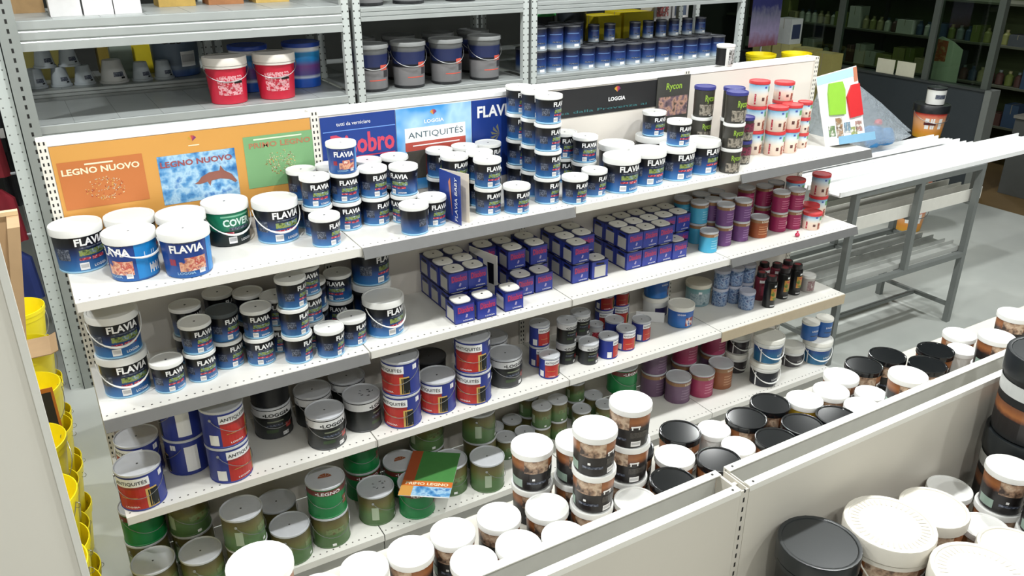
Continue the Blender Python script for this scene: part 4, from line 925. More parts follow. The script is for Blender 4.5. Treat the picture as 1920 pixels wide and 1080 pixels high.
# ------------------------------------------------------------------ galvanised racks behind
ROCKX = [(-.02, 1.905), (1.935, 3.265), (3.29, 5.42)]
RY = 2.45
def rack(x0, x1, y0, y1, levels, beamh, label, goods=None, tall=2.9):
    o = tag(empty('storage_rack', ((x0+x1)/2, (y0+y1)/2, 0)), label, 'rack'); cx = (x0+x1)/2; cy = (y0+y1)/2
    pmh = MB().box(-.024, .024, -.0015, .0015, 0, tall, GALV()).box(-.024, -.021, 0, .04, 0, tall, GALV()).mesh('post')
    for xx in (x0+.024, x1-.024):
        obj('post', pmh, o, (xx-cx, y0-cy, 0)); obj('post', pmh, o, (xx-cx, y1-cy, 0))
    for z in levels:
        sh = obj('shelf', MB().box(x0-cx+.01, x1-cx-.01, .004, y1-y0-.004, -.006, 0, GALVS()), o, (0, y0-cy, z))
        n = int((x1-x0)/.22)
        for k in range(1, n): obj('seam', MB().box(-.0012, .0012, .01, y1-y0-.01, 0, .0008, plain('seam_grey', (120, 124, 122), .6)), sh, (x0-cx+(x1-x0)*k/n, 0, 0))  # thin darker grey lines across the shelf sheet
        prof = [(0, 0), (-.006, -.004), (-.006, -beamh*.28), (.0, -beamh*.33), (-.006, -beamh*.38), (-.006, -beamh*.62), (.0, -beamh*.67), (-.006, -beamh*.72), (-.006, -beamh), (.01, -beamh), (.01, 0)]
        obj('beam', MB().prism(prof, GALVS(), 0, x1-x0-.1), o, (x1-cx-.05, y0-cy, z), PI/2)
        obj('beam', MB().prism(prof, GALVS(), 0, x1-x0-.1), o, (x0-cx+.05, y1-cy, z), -PI/2)
    obj('brace', MB().tube([(x1-cx-.012, y0-cy+.04, levels[0]+.05), (x1-cx-.012, y1-cy-.04, levels[0]+.5)], .008, GALVS()), o)
    return o
rack(*ROCKX[0], RY, 3.22, (.5, 1.655, 2.22), .16, 'galvanised storage rack holding red-bodied buckets with white lids')
rack(*ROCKX[1], RY, 3.22, (.5, 1.645, 2.20), .085, 'galvanised storage rack filled with black and navy buckets')
rack(*ROCKX[2], RY, 3.22, (.5, 1.655, 2.18), .085, 'galvanised storage rack filled with rows of navy cans')
rack(-.02, 1.2, 3.30, 4.0, (.4, 1.71, 2.4), .07, 'galvanised rack behind holding grey putty pots')
rack(1.22, 5.7, 3.30, 4.0, (.4, 1.66, 2.4), .07, 'galvanised rack behind holding yellow cartons and white boxes')
# outer slotted post standing beside the first rack
tp = tag(empty('slotted_post', (-.09, 2.44, 0)), 'pale perforated steel corner post beside the racks', 'post')
obj('face', MB().box(-.04, .035, 0, .003, 0, 2.9, punched('pale_dotted_post', (200, 207, 205), (112, 116, 114), (2, 0), .05, .008, (-.022, .018), .004)), tp); obj('flange', MB().box(-.04, -.037, 0, .05, 0, 2.9, GALVS()), tp)
tp = tag(empty('slotted_post', (-.002, 2.40, 0)), 'grey steel post with black slots between pale post and gondola', 'post')
obj('face', MB().box(-.05, .045, .0, .003, 0, 2.9, GALVD()), tp); obj('flange', MB().box(-.05, -.047, 0, .04, 0, 2.9, GALVS()), tp)
# goods on the racks
SIZES.update({'ZR': (.135, .285), 'ZB': (.13, .30), 'ZK': (.125, .31), 'ZN': (.074, .168), 'ZS': (.047, .135), 'ZP': (.068, .125), 'ZW': (.095, .15), 'ZG': (.17, .34), 'ZY': (.14, .26), 'ZC': (.05, .11)})
plastic('ZR', plain('crimson_bucket', (190, 34, 58), .35), plain('bone_lid', (214, 208, 200), .45), lambda l, R, h, r: (l.wrap(R, -36, 40, h*.2, h*.62, blotch('pink_lettering', [(190, 34, 58), (190, 34, 58), (232, 186, 192), (190, 34, 58)], 60)), l.wrap(R, 14, 40, h*.45, h*.50, BLACKP(), eps=.002)), WIRE(), taper=.86, lip=.05, dot=False, rim_mat=plain('bone_lid', (214, 208, 200)), drop=.3)
plastic('ZB', ramp('blue_magenta_print', [(0, (30, 80, 180)), (.2, (30, 90, 190)), (.24, (210, 220, 235)), (.3, (90, 80, 150)), (.5, (120, 70, 140)), (.62, (40, 130, 200)), (.8, (50, 150, 210)), (.84, (240, 240, 240)), (1, (240, 240, 240))], .35), plain('cobalt_lid', (44, 80, 180), .35), None, taper=.93, lip=.03, dot=False)
plastic('ZK', ramp('black_grey_bucket_print', [(0, (24, 25, 28)), (.06, (28, 29, 32)), (.07, (110, 110, 112)), (.46, (128, 126, 128)), (.48, (22, 24, 30)), (.53, (24, 26, 34)), (.55, (34, 44, 84)), (.8, (32, 40, 78)), (.82, (84, 86, 88)), (1, (120, 122, 122))], .35), plain('ash_grey_lid', (132, 134, 134), .4), lambda l, R, h, r: (l.wrap(R, 20, 52, h*.46, h*.57, plain('coral_badge', (214, 92, 76), .4)), l.wrap(R, -20, 46, h*.24, h*.26, plain('coral_badge', (214, 92, 76))), l.wrap(R, 34, 60, h*.3, h*.45, plain('soot_print', (60, 58, 62), .4))), WIRE(), taper=.9, lip=.028, dot=False, drop=.32)
def navyc(l, R, h, r): l.wrap(R, -20, 44, h*.3, h*.36, GREYT); l.wrap(R, 6, 40, h*.08, h*.2, WPRINT()); l.wrap(R, -40, 40, h*.64, h*.68, plain('steel_blue_print', (90, 120, 170), .4))
NAVC = ramp('navy_silver_can_print', [(0, (170, 178, 184)), (.1, (150, 164, 176)), (.3, (40, 74, 130)), (.55, (34, 54, 112)), (.85, (24, 30, 56)), (1, (24, 28, 44))], .35)
tincan('ZN', NAVC, plain('gunmetal_lid', (96, 98, 104), .4, .4), navyc, False)
tincan('ZS', NAVC, plain('gunmetal_lid', (96, 98, 104)), navyc, False)
def pot(t, c):
    r, h = SIZES[t]
    b = MB().lathe([(r*.97, 0), (r, .002), (r, .014), (r*.9, .016), (r*.62, h-.004), (r*.58, h)], c, 20)
    l = MB(); R = lambda z: r*.9-(r*.28)*(z-.016)/(h-.016)
    l.wrap(R, -10, 40, h*.3, h*.5, GREYT); l.wrap(R, 24, 44, h*.2, h*.28, BLACKP())
    PROTO[t] = [('body', b.mesh(t), -1), ('label', l.mesh(t+'l'), -1)]
pot('ZP', plain('putty_grey_pot', (176, 184, 190), .45)); pot('ZW', plain('putty_white_pot', (206, 206, 204), .45))
plastic('ZG', ramp('slate_bucket_print', [(0, (50, 84, 150)), (.12, (70, 96, 140)), (.16, (96, 112, 130)), (1, (92, 108, 128))], .4), plain('slate_lid', (110, 120, 136), .4), lambda l, R, h, r: (barcode(l, R, 4, h*.2, h*.5, 40), l.wraptext('OBS', R, -40, 10, h*.66, h*.78, BLACKP())), taper=.95, dot=False)
plastic('ZC', plain('white_plastic', (230, 230, 227)), WHITE(), lambda l, R, h, r: (l.wrap(R, -20, 60, h*.1, h*.8, blotch('camouflage_print', [(40, 40, 40), (200, 200, 200), (120, 120, 116), (60, 60, 58)], 60)), l.wrap(R, -180, -40, .004, h*.86, BLACKP(), seg=14)), taper=.97, dot=False, lip=.012)
def put(t, name, x, y, z, yaw, label, cat, group=None):
    return tag(place(t, name, x, y, z+.0006, math.radians(yaw)), label, cat, group)
Z1 = 1.655
put('ZR', 'plaster_bucket', 1.13, 2.63, Z1, -5, 'crimson bucket with ribbed bone lid on rack, nearer the putty pots', 'bucket'); put('ZR', 'plaster_bucket', 1.44, 2.63, Z1, -12, 'crimson bucket with ribbed bone lid on rack, nearer the black buckets', 'bucket')
put('ZB', 'paint_bucket', 1.36, 2.97, Z1, 0, 'cobalt-lidded white and blue bucket right behind the crimson buckets', 'bucket'); put('ZB', 'paint_bucket', 1.72, 2.95, Z1, 0, 'cobalt-lidded blue and magenta bucket beside the rack brace', 'bucket')
K = [(2.09, 2.60), (2.37, 2.60), (2.665, 2.605), (2.98, 2.61)]
KL = ['next to the crimson bucket rack', 'second from the crimson bucket rack', 'third from the crimson bucket rack', 'next to the navy can rack']
for (x, y), s in zip(K, KL): put('ZK', 'roof_coating_bucket', x, y, 1.645, -8, 'black and grey bucket with coral badge, front row, '+s, 'bucket', 'black and grey buckets on the rack')
for i, x in enumerate((2.14, 2.45, 2.77, 3.07)): put('ZK', 'roof_coating_bucket', x, 2.95, 1.645, 10, 'black and grey bucket in the rear row of its rack, %s from crimson bucket rack' % ORD[i], 'bucket', 'black and grey buckets on the rack')
for i, x in enumerate((2.1, 2.4, 2.8, 3.08)): put('ZK', 'roof_coating_bucket', x, 2.62, 2.20, 20, 'black bucket on the upper rack shelf, %s from crimson bucket rack' % ORD[i], 'bucket', 'black and grey buckets on the rack')
for i in range(14):
    x = 3.41+.152*i
    if x < 5.36: put('ZN', 'enamel_can', x, 2.56+.004*(i % 2), Z1, -20, 'large navy and silver can, front row of rack, %s from black bucket rack' % ORD[i], 'can', 'navy cans on the rack')
for i in range(13): put('ZN', 'enamel_can', 3.41+.153*i, 2.74, Z1, -20, 'large navy and silver can, second row of rack, %s from black bucket rack' % ORD[i], 'can', 'navy cans on the rack')
for i, x in enumerate((3.41, 3.562, 3.72)): put('ZN', 'enamel_can', x, 2.56+.004*(i % 2), Z1+.1686, -20, 'large navy and silver can, upper front tier, %s from black bucket rack' % ORD[i], 'can', 'navy cans on the rack')
for i, x in enumerate((3.50, 3.71, 3.87)): put('ZN', 'enamel_can', x, 2.74, Z1+.1686, -20, 'large navy and silver can, upper second tier, %s from black bucket rack' % ORD[i], 'can', 'navy cans on the rack')
for i, x in enumerate((4.06, 4.22, 4.48, 4.62, 4.76, 4.90, 5.05, 5.20)): put('ZS', 'enamel_can', x, 2.74, Z1+.1686, -20, 'small navy can standing on larger navy cans, %s from black bucket rack' % ORD[i], 'can', 'small navy cans on the rack')
put('ZC', 'paint_can', 3.30, .49, 1.9935, 0, 'white-lidded can with mottled grey label on top rail of gondola', 'can')
ZB_ = 1.71
for i, (x, y, lv) in enumerate([(.09, 3.44, 0), (.232, 3.44, 0), (.374, 3.44, 0), (.16, 3.44, 1), (.303, 3.44, 1), (.20, 3.44, 2), (.73, 3.40, 0), (.872, 3.40, 0), (.42, 3.66, 2)]):
    if i == 8: continue
    put('ZP', 'putty_pot', x, y, ZB_+lv*.1258, 10, 'small grey upside-down putty pot, %s, %s from the pale post' % (('bottom row', 'middle row', 'top')[lv], ORD[i if lv == 0 and i < 3 else i-3 if lv == 1 else 0 if lv == 2 else i-3]), 'pot', 'grey putty pots on the rack')
put('ZW', 'putty_pot', .555, 3.42, ZB_, 5, 'white upside-down putty pot with black marks beside grey pots', 'pot')
def boxthing(name, x, y, z, w, d, h, mat, label, cat, group=None, rz=0, flap=None, printm=None):
    o = tag(empty(name, (x, y, z+.0006), rz), label, cat, group)
    obj('body', MB().box(-w/2, w/2, -d/2, d/2, 0, h, mat), o)
    obj('lid_seam', MB().box(-w/2-.0005, w/2+.0005, -.004, .004, h*.6, h+.001, flap or plain('box_tape', (150, 140, 120), .5)), o)
    if printm: obj('print', MB().box(-w*.36, w*.36, -d/2-.001, -d/2, h*.2, h*.78, printm), o)
    return o
boxthing('carton', .64, 3.60, ZB_, .14, .1, .30, plain('grey_green_carton', (128, 142, 130), .5), 'tall grey-green carton beside white putty pot', 'carton')
boxthing('carton', .80, 3.80, ZB_, .16, .2, .2, plain('lemon_carton', (226, 206, 40), .5), 'lemon yellow carton behind the paired grey pots', 'carton'); boxthing('carton', .60, 3.84, ZB_, .18, .2, .26, plain('mustard_carton', (120, 104, 36), .5), 'mustard carton at the back of putty pot rack', 'carton'); boxthing('carton', .2, 3.84, ZB_, .3, .2, .3, plain('olive_carton', (96, 90, 40), .5), 'olive carton at the back behind stacked grey pots', 'carton')
put('ZG', 'paint_bucket', .99, 3.56, ZB_, 0, 'large slate blue bucket with white barcode sticker beside rack post', 'bucket')
boxthing('carton', 4.72, 3.55, 1.66, .26, .3, .27, plain('lemon_carton', (226, 206, 40)), 'lemon yellow carton behind small navy cans, nearer the green lid', 'carton'); boxthing('carton', 5.05, 3.55, 1.66, .34, .3, .29, plain('lemon_carton', (226, 206, 40)), 'wide lemon yellow carton behind small navy cans, nearer white boxes', 'carton')
boxthing('carton', 5.44, 3.5, 1.66, .38, .3, .20, plain('charcoal_carton', (50, 50, 50), .5), 'charcoal carton under the two white boxes', 'carton')
boxthing('carton', 5.33, 3.5, 1.861, .2, .2, .19, plain('white_carton', (206, 204, 204), .5), 'white carton with red and grey print on charcoal carton', 'carton', printm=blotch('red_grey_lettering', [(226, 224, 224), (180, 80, 80), (90, 86, 86), (226, 224, 224)], 30)); boxthing('carton', 5.55, 3.5, 1.861, .2, .2, .19, plain('white_carton', (206, 204, 204)), 'white carton with dark oval print on charcoal carton', 'carton', printm=plain('dark_oval_print', (80, 90, 110), .5))
SIZES['ZL'] = (.15, .33); plastic('ZL', plain('dark_bucket', (40, 44, 50), .4), plain('signal_green_lid', (40, 150, 70), .4), None, taper=.92, dot=False, lip=.03)
put('ZL', 'paint_bucket', 4.05, 3.55, 1.66, 0, 'dark bucket with signal green lid behind navy cans', 'bucket')
SIZES['ZM'] = (.14, .35); plastic('ZM', plain('dark_bucket', (40, 44, 50)), plain('olive_yellow_lid', (150, 140, 40), .4), None, taper=.92, dot=False, lip=.03)
put('ZM', 'paint_bucket', 4.40, 3.55, 1.66, 0, 'dark bucket with olive yellow lid behind navy cans', 'bucket')
for i, (x, w, h) in enumerate(((.30, .16, .3), (.47, .16, .25), (.62, .15, .13))): boxthing('carton', x, 2.66, 2.22, w, .16, h, plain('white_carton', (206, 204, 204)), 'white carton on the upper rack shelf, %s from the pale post' % ORD[i], 'carton', 'white cartons on upper rack shelf')
for i, (x, c) in enumerate(((.1, (150, 120, 80)), (.95, (170, 140, 70)), (1.25, (150, 100, 60)), (1.55, (180, 150, 80)))): boxthing('carton', x, 3.0, 2.22, .22, .2, .16, plain('kraft_carton_%d' % i, c, .6, var=.2), 'brown kraft carton at the back of upper rack shelf, %s from pale post' % ORD[i], 'carton', 'kraft cartons on upper rack shelf')
# ------------------------------------------------------------------ steel trestle table with white profiles
tb = tag(empty('steel_table', (4.9, .45, 0)), 'grey square-tube steel table frame stacked with white profiles beside the gondola', 'table')
GT = plain('grey_tube_steel', (122, 126, 124), .45, .3, .08, 12)
def tpart(name, x0, x1, y0, y1, z0, z1, m=GT): return obj(name, MB().box(x0-4.9, x1-4.9, y0-.45, y1-.45, z0, z1, m), tb)
w = .02; YF = .224; YR = .80
for x in (4.25, 5.55):
    for y in (YF, YR): tpart('leg', x-w, x+w, y-w, y+w, 0, 1.20)
for y in (YF, YR):
    tpart('top_rail', 4.25+w, 5.55-w, y-w, y+w, 1.165, 1.20); tpart('lower_rail', 4.25+w, 5.55-w, y-w, y+w, .52, .555); tpart('mid_post', 4.87, 4.91, y-w, y+w, .555, 1.165)
for x in (4.25, 5.55): tpart('side_rail', x-w*.7, x+w*.7, YF+w, YR-w, 1.17, 1.195); tpart('side_rail', x-w*.7, x+w*.7, YF+w, YR-w, .525, .55); tpart('foot_rail', x-w*.7, x+w*.7, YF+w, YR-w, .12, .145); tpart('side_rail', x-w*.7, x+w*.7, YF+w, YR-w, .90, .92)
tpart('side_rail', 4.88, 4.90, YF+w, YR-w, .525, .55); tpart('foot_stretcher', 4.25+w, 5.55-w, .5, .525, .12, .145); tpart('rack_bar', 4.25+w, 5.55-w, .5, .52, .53, .55); tpart('side_rail', 4.88, 4.90, YF+w, YR-w, .90, .92)
PW = plain('white_pvc_profile', (244, 245, 245), .35, var=.015)
def profile(x0, x1, y, z, wd_, h, label, rz=0, groove=True, mat=None, cat='profile'):
    o = tag(empty('white_profile', ((x0+x1)/2, y, z), rz), label, cat, 'white profiles on the steel table'); L = (x1-x0)/2
    obj('web', MB().box(-L, L, -wd_/2, wd_/2, 0, .008, mat or PW), o)
    obj('flange', MB().box(-L, L, -wd_/2, -wd_/2+.008, .008, h, mat or PW), o); obj('flange', MB().box(-L, L, wd_/2-.008, wd_/2, .008, h, mat or PW), o)
    if groove: obj('rib', MB().box(-L, L, -.004, .004, .008, h*.8, mat or PW), o)
    return o
profile(4.06, 7.0, .30, 1.2015, .17, .03, 'widest white channel profile reaching far past the table, along its front', math.radians(.8))
profile(4.02, 6.5, .47, 1.2015, .14, .03, 'white channel profile lying second from the table front')
profile(4.1, 5.95, .61, 1.2015, .11, .03, 'short white channel profile in the middle of the table top')
profile(4.03, 5.9, .745, 1.2015, .12, .03, 'white channel profile along the rear rail of the table top')
profile(4.05, 5.75, .685, 1.2325, .13, .035, 'white channel profile stacked on top of the two rear ones', groove=False)
for i, (z, y, mt) in enumerate(((.921, .31, 'ivory'), (.921, .45, 'ivory'), (.5555, .30, 'grey'), (.5555, .44, 'grey'), (.5555, .60, 'grey'), (.921, .62, 'ivory'))):
    profile(4.12+.02*i, 5.68-.03*i, y, z, .10, .085 if mt == 'ivory' else .035, '%s lying on the %s bars of the table, %s from its front' % ('ivory boxed profile' if mt == 'ivory' else 'thin grey profile', 'middle' if mt == 'ivory' else 'lower', ORD[(0, 1, 0, 1, 2, 2)[i]]), 0, False, plain('ivory_profile', (214, 212, 204), .4) if mt == 'ivory' else plain('grey_profile', (168, 170, 166), .45))
# ------------------------------------------------------------------ display board, plastic bag, goods behind the table
db = tag(empty('display_board', (3.965, .15, 1.5506), math.radians(-4)), 'white cardboard display stand with lime and red bags and small photos', 'display')
db.rotation_euler = (-.34, 0, math.radians(-4))
obj('back_board', MB().prism([(-.15, 0), (.165, 0), (.15, .43), (-.165, .39)], plain('white_print', (240, 240, 240)), .0, .004), db)
pr = MB(); e = -.0015
pr.poly([(-.163, e, .34), (.148, e, .375), (.15, e, .425), (-.163, e, .386)], plain('pale_sky_print', (170, 206, 226), .4)); pr.poly([(.12, e*1.3, .34), (.15, e*1.3, .345), (.15, e*1.3, .425), (.12, e*1.3, .42)], plain('skin_print', (190, 120, 90)))
obj('header_print', pr, db)
obj('lime_pouch', MB().prism([(-.10, .17), (.02, .165), (.035, .30), (.02, .35), (-.08, .345), (-.095, .29)], plain('lime_green_plastic', (142, 196, 62), .35), -.012, -.001), db)
obj('red_pouch', MB().prism([(.055, .14), (.155, .15), (.15, .33), (.09, .325), (.045, .26)], plain('signal_red_plastic', (206, 44, 48), .35), -.012, -.001), db)
pm_ = MB(); 
for k, (x, z, c) in enumerate(((-.09, .08, (140, 170, 120)), (-.03, .07, (206, 170, 140)), (.03, .09, (150, 180, 200)), (.08, .06, (190, 200, 120)), (.12, .09, (210, 160, 150)), (-.03, .12, (190, 150, 110)))): pm_.add([(x-.025, -.002, z-.03), (x+.025, -.002, z-.03), (x+.025, -.002, z+.03), (x-.025, -.002, z+.03)], [(0, 1, 2, 3)], blotch('photo_%d' % k, [c, tuple(int(v*.7) for v in c), (230, 226, 216)], 40))
obj('photos', pm_, db)
obj('tray', MB().box(-.12, .16, -.07, -.0, 0, .006, plain('white_print', (240, 240, 240))).box(-.12, .16, -.074, -.07, 0, .045, plain('tray_blue_print', (130, 176, 206), .4)), db)
def bag_mat():
    m, nt, b = nodes_of('clear_polythene'); b.inputs['Base Color'].default_value = rgb((196, 206, 214)); b.inputs['Roughness'].default_value = .22
    tr = nt.nodes.new('ShaderNodeBsdfTransparent'); mx = nt.nodes.new('ShaderNodeMixShader'); mx.inputs[0].default_value = .42
    n = nt.nodes.new('ShaderNodeTexNoise'); n.inputs['Scale'].default_value = 14; bp_ = nt.nodes.new('ShaderNodeBump'); bp_.inputs['Strength'].default_value = .8; bp_.inputs['Distance'].default_value = .02
    link(nt, n.outputs[0], bp_.inputs['Height']); link(nt, bp_.outputs[0], b.inputs['Normal'])
    link(nt, tr.outputs[0], mx.inputs[1]); link(nt, b.outputs[0], mx.inputs[2]); link(nt, mx.outputs[0], nt.nodes['Material Output'].inputs[0]); return m
def lump(rx, ry, rz, seed, mat, n=28, m_=16, peak=0):
    rnd = random.Random(seed); ph = [(rnd.uniform(2, 7), rnd.uniform(2, 7), rnd.random()*6) for _ in range(5)]; mb = MB(); vs = []
    for i in range(m_+1):
        th = PI*i/m_
        for k in range(n):
            a = 2*PI*k/n; q = 1+sum(.05*math.sin(p*a*1.0//1*0+round(p)*a+round(s)*th+o) for p, s, o in ph)
            z = rz*(1-math.cos(th)); x = rx*q*math.sin(th)**.6*math.cos(a); y = ry*q*math.sin(th)**.6*math.sin(a)
            wz = 1-peak*(x+rx)/(2*rx); vs.append((x*(1-.25*z/(2*rz)), y*(1-.45*z/(2*rz)), z*max(.12, wz)))
    fs = [(i*n+k, i*n+(k+1) % n, (i+1)*n+(k+1) % n, (i+1)*n+k) for i in range(m_) for k in range(n)]
    return mb.add(vs, fs, mat, True)
bg = tag(empty('plastic_bag', (4.97, .80, 1.2685)), 'crumpled clear plastic bag of blue packs on the white profiles', 'bag')
obj('film', lump(.58, .22, .31, 5, bag_mat(), peak=.86), bg, (0, .0, .007))
for k, (x, y, s) in enumerate(((.02, -.10, .075), (.15, -.10, .06), (.10, .0, .06))): obj('blue_pack', lump(.085, .06, s, 20+k, plain('turquoise_pack', (34, 124, 184), .35)), bg, (x, y, .012))
obj('red_pack', lump(.035, .03, .02, 31, plain('signal_red_plastic', (206, 44, 48))), bg, (.04, -.10, .165))
SIZES.update({'ZQ': (.155, .30), 'ZT': (.085, .15)})
plastic('ZQ', ramp('red_orange_bucket_print', [(0, (200, 150, 40)), (.2, (214, 140, 50)), (.55, (226, 170, 130)), (.75, (206, 60, 52)), (1, (190, 50, 50))], .35, noise=.1), plain('black_drum_lid', (30, 32, 36), .3), lambda l, R, h, r: [l.wrap(R, a, a+14, h*.3, h*.62, WPRINT()) for a in (-40, -20, 10)]+[l.wrap(R, -44, 0, h*.42, h*.5, plain('dark_red_print', (90, 30, 30), .4), eps=.0016)], WIRE(), taper=.8, lip=.07, dot=False, drop=.3)
plastic('ZT', plain('white_plastic', (230, 230, 227)), plain('black_drum_lid', (30, 32, 36)), lambda l, R, h, r: l.wrap(R, -30, 40, h*.35, h*.6, GREYT), taper=.95, lip=.02, dot=False)
for i in range(4): put('ZQ', 'lime_paint_bucket', 7.1, 1.66, .3012*i, -30, 'tapered black-lidded bucket with red-orange print, '+('on the floor under its stack', 'second up in its stack', 'third up in its stack', 'topmost, under the white tub')[i], 'bucket', 'red-orange printed buckets in a stack')
put('ZT', 'filler_tub', 7.1, 1.64, .3012*4, -30, 'white tub with black lid standing on red-orange bucket stack', 'tub')
# ------------------------------------------------------------------ yellow buckets, board and garments at the gondola end
YEL = plain('yellow_bucket_plastic', (246, 226, 28), .35, var=.05)
def yellow(): 
    r, h = SIZES['ZY']; t = .0035
    b = MB().lathe([(r*.72, 0), (r*.74, .004), (r*.93, h-.05), (r*.96, h-.048), (r*.97, h-.022), (r, h-.02), (r, h-.001), (r-t, h), (r*.93-t, h-.05), (r*.74-t, .008), (.001, .008)], YEL, 32, cap1=False)
    hd = bail(r*.97, h-.03, h*.5, WIRE(), .0016, False); PROTO['ZY'] = [('body', b.mesh('yellow_body'), -1), ('handle', hd.mesh('yellow_handle'), -1)]
    rg = MB(); rg.tube([(r*.98+.012*math.cos(a), .0, h-.045+.012*math.sin(a)) for a in [2*PI*k/12 for k in range(13)]], .0012, WIRE(), 5); PROTO['ZY'].append(('handle_ring', rg.mesh('ring'), 1))
yellow()
PROTO['ZX'] = [PROTO['ZY'][0], ('handle_ring', PROTO['ZY'][2][1], 0)]
YS = [(-.27, 1.72, 4), (-.262, 1.22, 4), (-.255, .80, 4), (-.268, .34, 4), (-.262, -.04, 4), (-.262, -.44, 4)]
for i, (x, y, n) in enumerate(YS):
    for k in range(n): put('ZY' if k == n-1 else 'ZX', 'mason_bucket', x+random.uniform(-.003, .003), y+random.uniform(-.003, .003), k*.212, random.uniform(-25, 25), 'yellow mason bucket, %s in its nested stack, stack %s from the racks' % ('topmost' if k == n-1 else ORD[k]+' up', ORD[i]), 'bucket', 'nested yellow mason buckets')
tg = tag(empty('bucket_label', (-.18, .80, .84)), 'black and orange card hanging on yellow bucket stack', 'label card'); obj('card', MB().box(-.03, .03, -.14, -.138, -.12, .1, plain('card_orange', (190, 110, 40), .5)).box(-.02, .02, -.1415, -.14, -.09, .08, plain('card_black', (40, 36, 34), .5)), tg)
wb_ = tag(empty('wooden_board', (-.2, -.3, 0)), 'brown wooden board leaning behind the cream end panel', 'board')
KR = plain('kraft_board', (170, 140, 104), .65, var=.08)
obj('plank', MB().prism([(-.225, 0), (-.20, 0), (.115, 1.945), (.085, 1.945)], KR, -.06, .06), wb_); obj('rear_frame', MB().prism([(-.37, 0), (-.20, 0), (.115, 1.945), (-.12, 1.945)], KR, .061, .075), wb_); obj('top_edge', MB().box(-.12, .115, .055, .076, 1.946, 1.958, plain('kraft_edge', (206, 180, 140), .6)), wb_)
fl = tag(empty('cardboard_sheet', (-.235, 1.22, .8975)), 'loose brown cardboard sheet lying on a yellow bucket stack', 'cardboard'); 
obj('sheet', MB().prism([(-.14, 0), (.10, 0), (.10, .004), (-.14, .004)], KR, -.15, .06), fl); obj('folded_edge', MB().prism([(.10, 0), (.13, .012), (.13, .016), (.10, .004)], KR, -.15, .06), fl)
def garment(x, y, z, w, h, c, label, seed):
    o = tag(empty('hanging_garment', (x, y, z)), label, 'clothing', 'work clothes on the rail'); m = plain('cloth_%d_%d_%d' % c, c, .8, var=.25, scale=8); rnd = random.Random(seed); n = 30; vs = []; p = rnd.random()*6
    for zz_, q in ((0, .5), (-.06, .95), (-h*.5, 1), (-h, 1.08)):
        for k in range(n):
            a = 2*PI*k/n; d = .05+.014*math.sin(7*a+p+zz_*3); vs.append((w/2*q*math.cos(a), d*math.sin(a)*(1.2 if zz_ else .6), zz_))
    obj('cloth', MB().add(vs, [(i*n+k, (i+1)*n+k, (i+1)*n+(k+1) % n, i*n+(k+1) % n) for i in range(3) for k in range(n)]+[tuple(range(n)), tuple(reversed(range(3*n, 4*n)))], m, True), o)
    obj('collar_label', MB().box(-.02, .02, -.075, -.07, -.26, -.2, WPRINT()), o); obj('hook', MB().tube([(0, 0, 0), (0, 0, .05), (.012, 0, .065), (.0, 0, .08)], .002, WIRE()), o)
garment(-.36, 2.95, 2.0, .36, .72, (130, 26, 40), 'dark red work jacket hanging on the rail beside pale post', 4); garment(-.30, 2.95, 1.20, .26, .34, (136, 26, 42), 'dark red folded trousers hanging under the jacket', 5); garment(-.30, 2.95, .80, .28, .34, (40, 56, 120), 'blue overalls hanging low beside pale post', 6); garment(-.17, 3.12, 1.75, .1, .7, (34, 36, 40), 'narrow black work vest hanging behind pale post', 8)
gr = tag(empty('clothes_rail', (-.5, 2.95, 0)), 'steel clothes rail behind the end of the racks', 'rail')
obj('bar', MB().tube([(-.6, 0, 2.10), (.36, 0, 2.10)], .012, STEEL()), gr); obj('post', MB().tube([(-.6, 0, 0), (-.6, 0, 2.10)], .015, STEEL()), gr); obj('post', MB().tube([(.36, .2, 0), (.36, .2, 2.0), (.36, 0, 2.10)], .015, STEEL()), gr); obj('lower_bar', MB().tube([(-.6, .0, 1.29), (.36, .0, 1.29)], .01, STEEL()), gr); obj('lower_bar', MB().tube([(-.6, .0, .89), (.36, .0, .89)], .01, STEEL()), gr)
for i, (x, y) in enumerate(((6.0, 2.75), (6.33, 2.62))):
    for k in range(7): put('ZY' if k == 6 else 'ZX', 'mason_bucket', x, y, k*.222, 0, 'yellow mason bucket, %s, in tall stack %s the navy can rack' % ('topmost' if k == 6 else ORD[k]+' up', ('beside', 'second from')[i]), 'bucket', 'nested yellow buckets beyond the racks')
# ------------------------------------------------------------------ glazed office on the right
DG = plain('dark_slate_board', (52, 58, 62), .5, var=.08, scale=2)
struct(obj('wall_office', MB().box(8.6, 8.72, 2.05, 7.5, 0, 1.10, DG)))
struct(obj('trim_1', MB().box(8.58, 8.74, 1.98, 2.05, 0, 1.12, plain('grey_trim', (112, 116, 112), .5)).box(8.58, 8.74, 2.05, 7.5, 1.10, 1.12, plain('dark_sill', (60, 64, 64), .4))))
def glass():
    m, nt, b = nodes_of('smoked_glass'); tr = nt.nodes.new('ShaderNodeBsdfTransparent'); tr.inputs[0].default_value = (.62, .70, .62, 1); gl_ = nt.nodes.new('ShaderNodeBsdfGlossy'); gl_.inputs['Roughness'].default_value = .02
    mx = nt.nodes.new('ShaderNodeMixShader'); mx.inputs[0].default_value = .05; link(nt, tr.outputs[0], mx.inputs[1]); link(nt, gl_.outputs[0], mx.inputs[2]); link(nt, mx.outputs[0], nt.nodes['Material Output'].inputs[0]); return m
GLS = glass()
wn = struct(empty('window_1', (8.66, 4.5, 1.12)))
MUL = [7.4, 5.6, 4.02, 2.79, 2.10]
for i, y in enumerate(MUL): obj('mullion', MB().box(-.035, .035, -.035, .035, 0, 3.4, plain('grey_mullion', (78, 84, 78), .45)), wn, (0, y-4.5, 0))
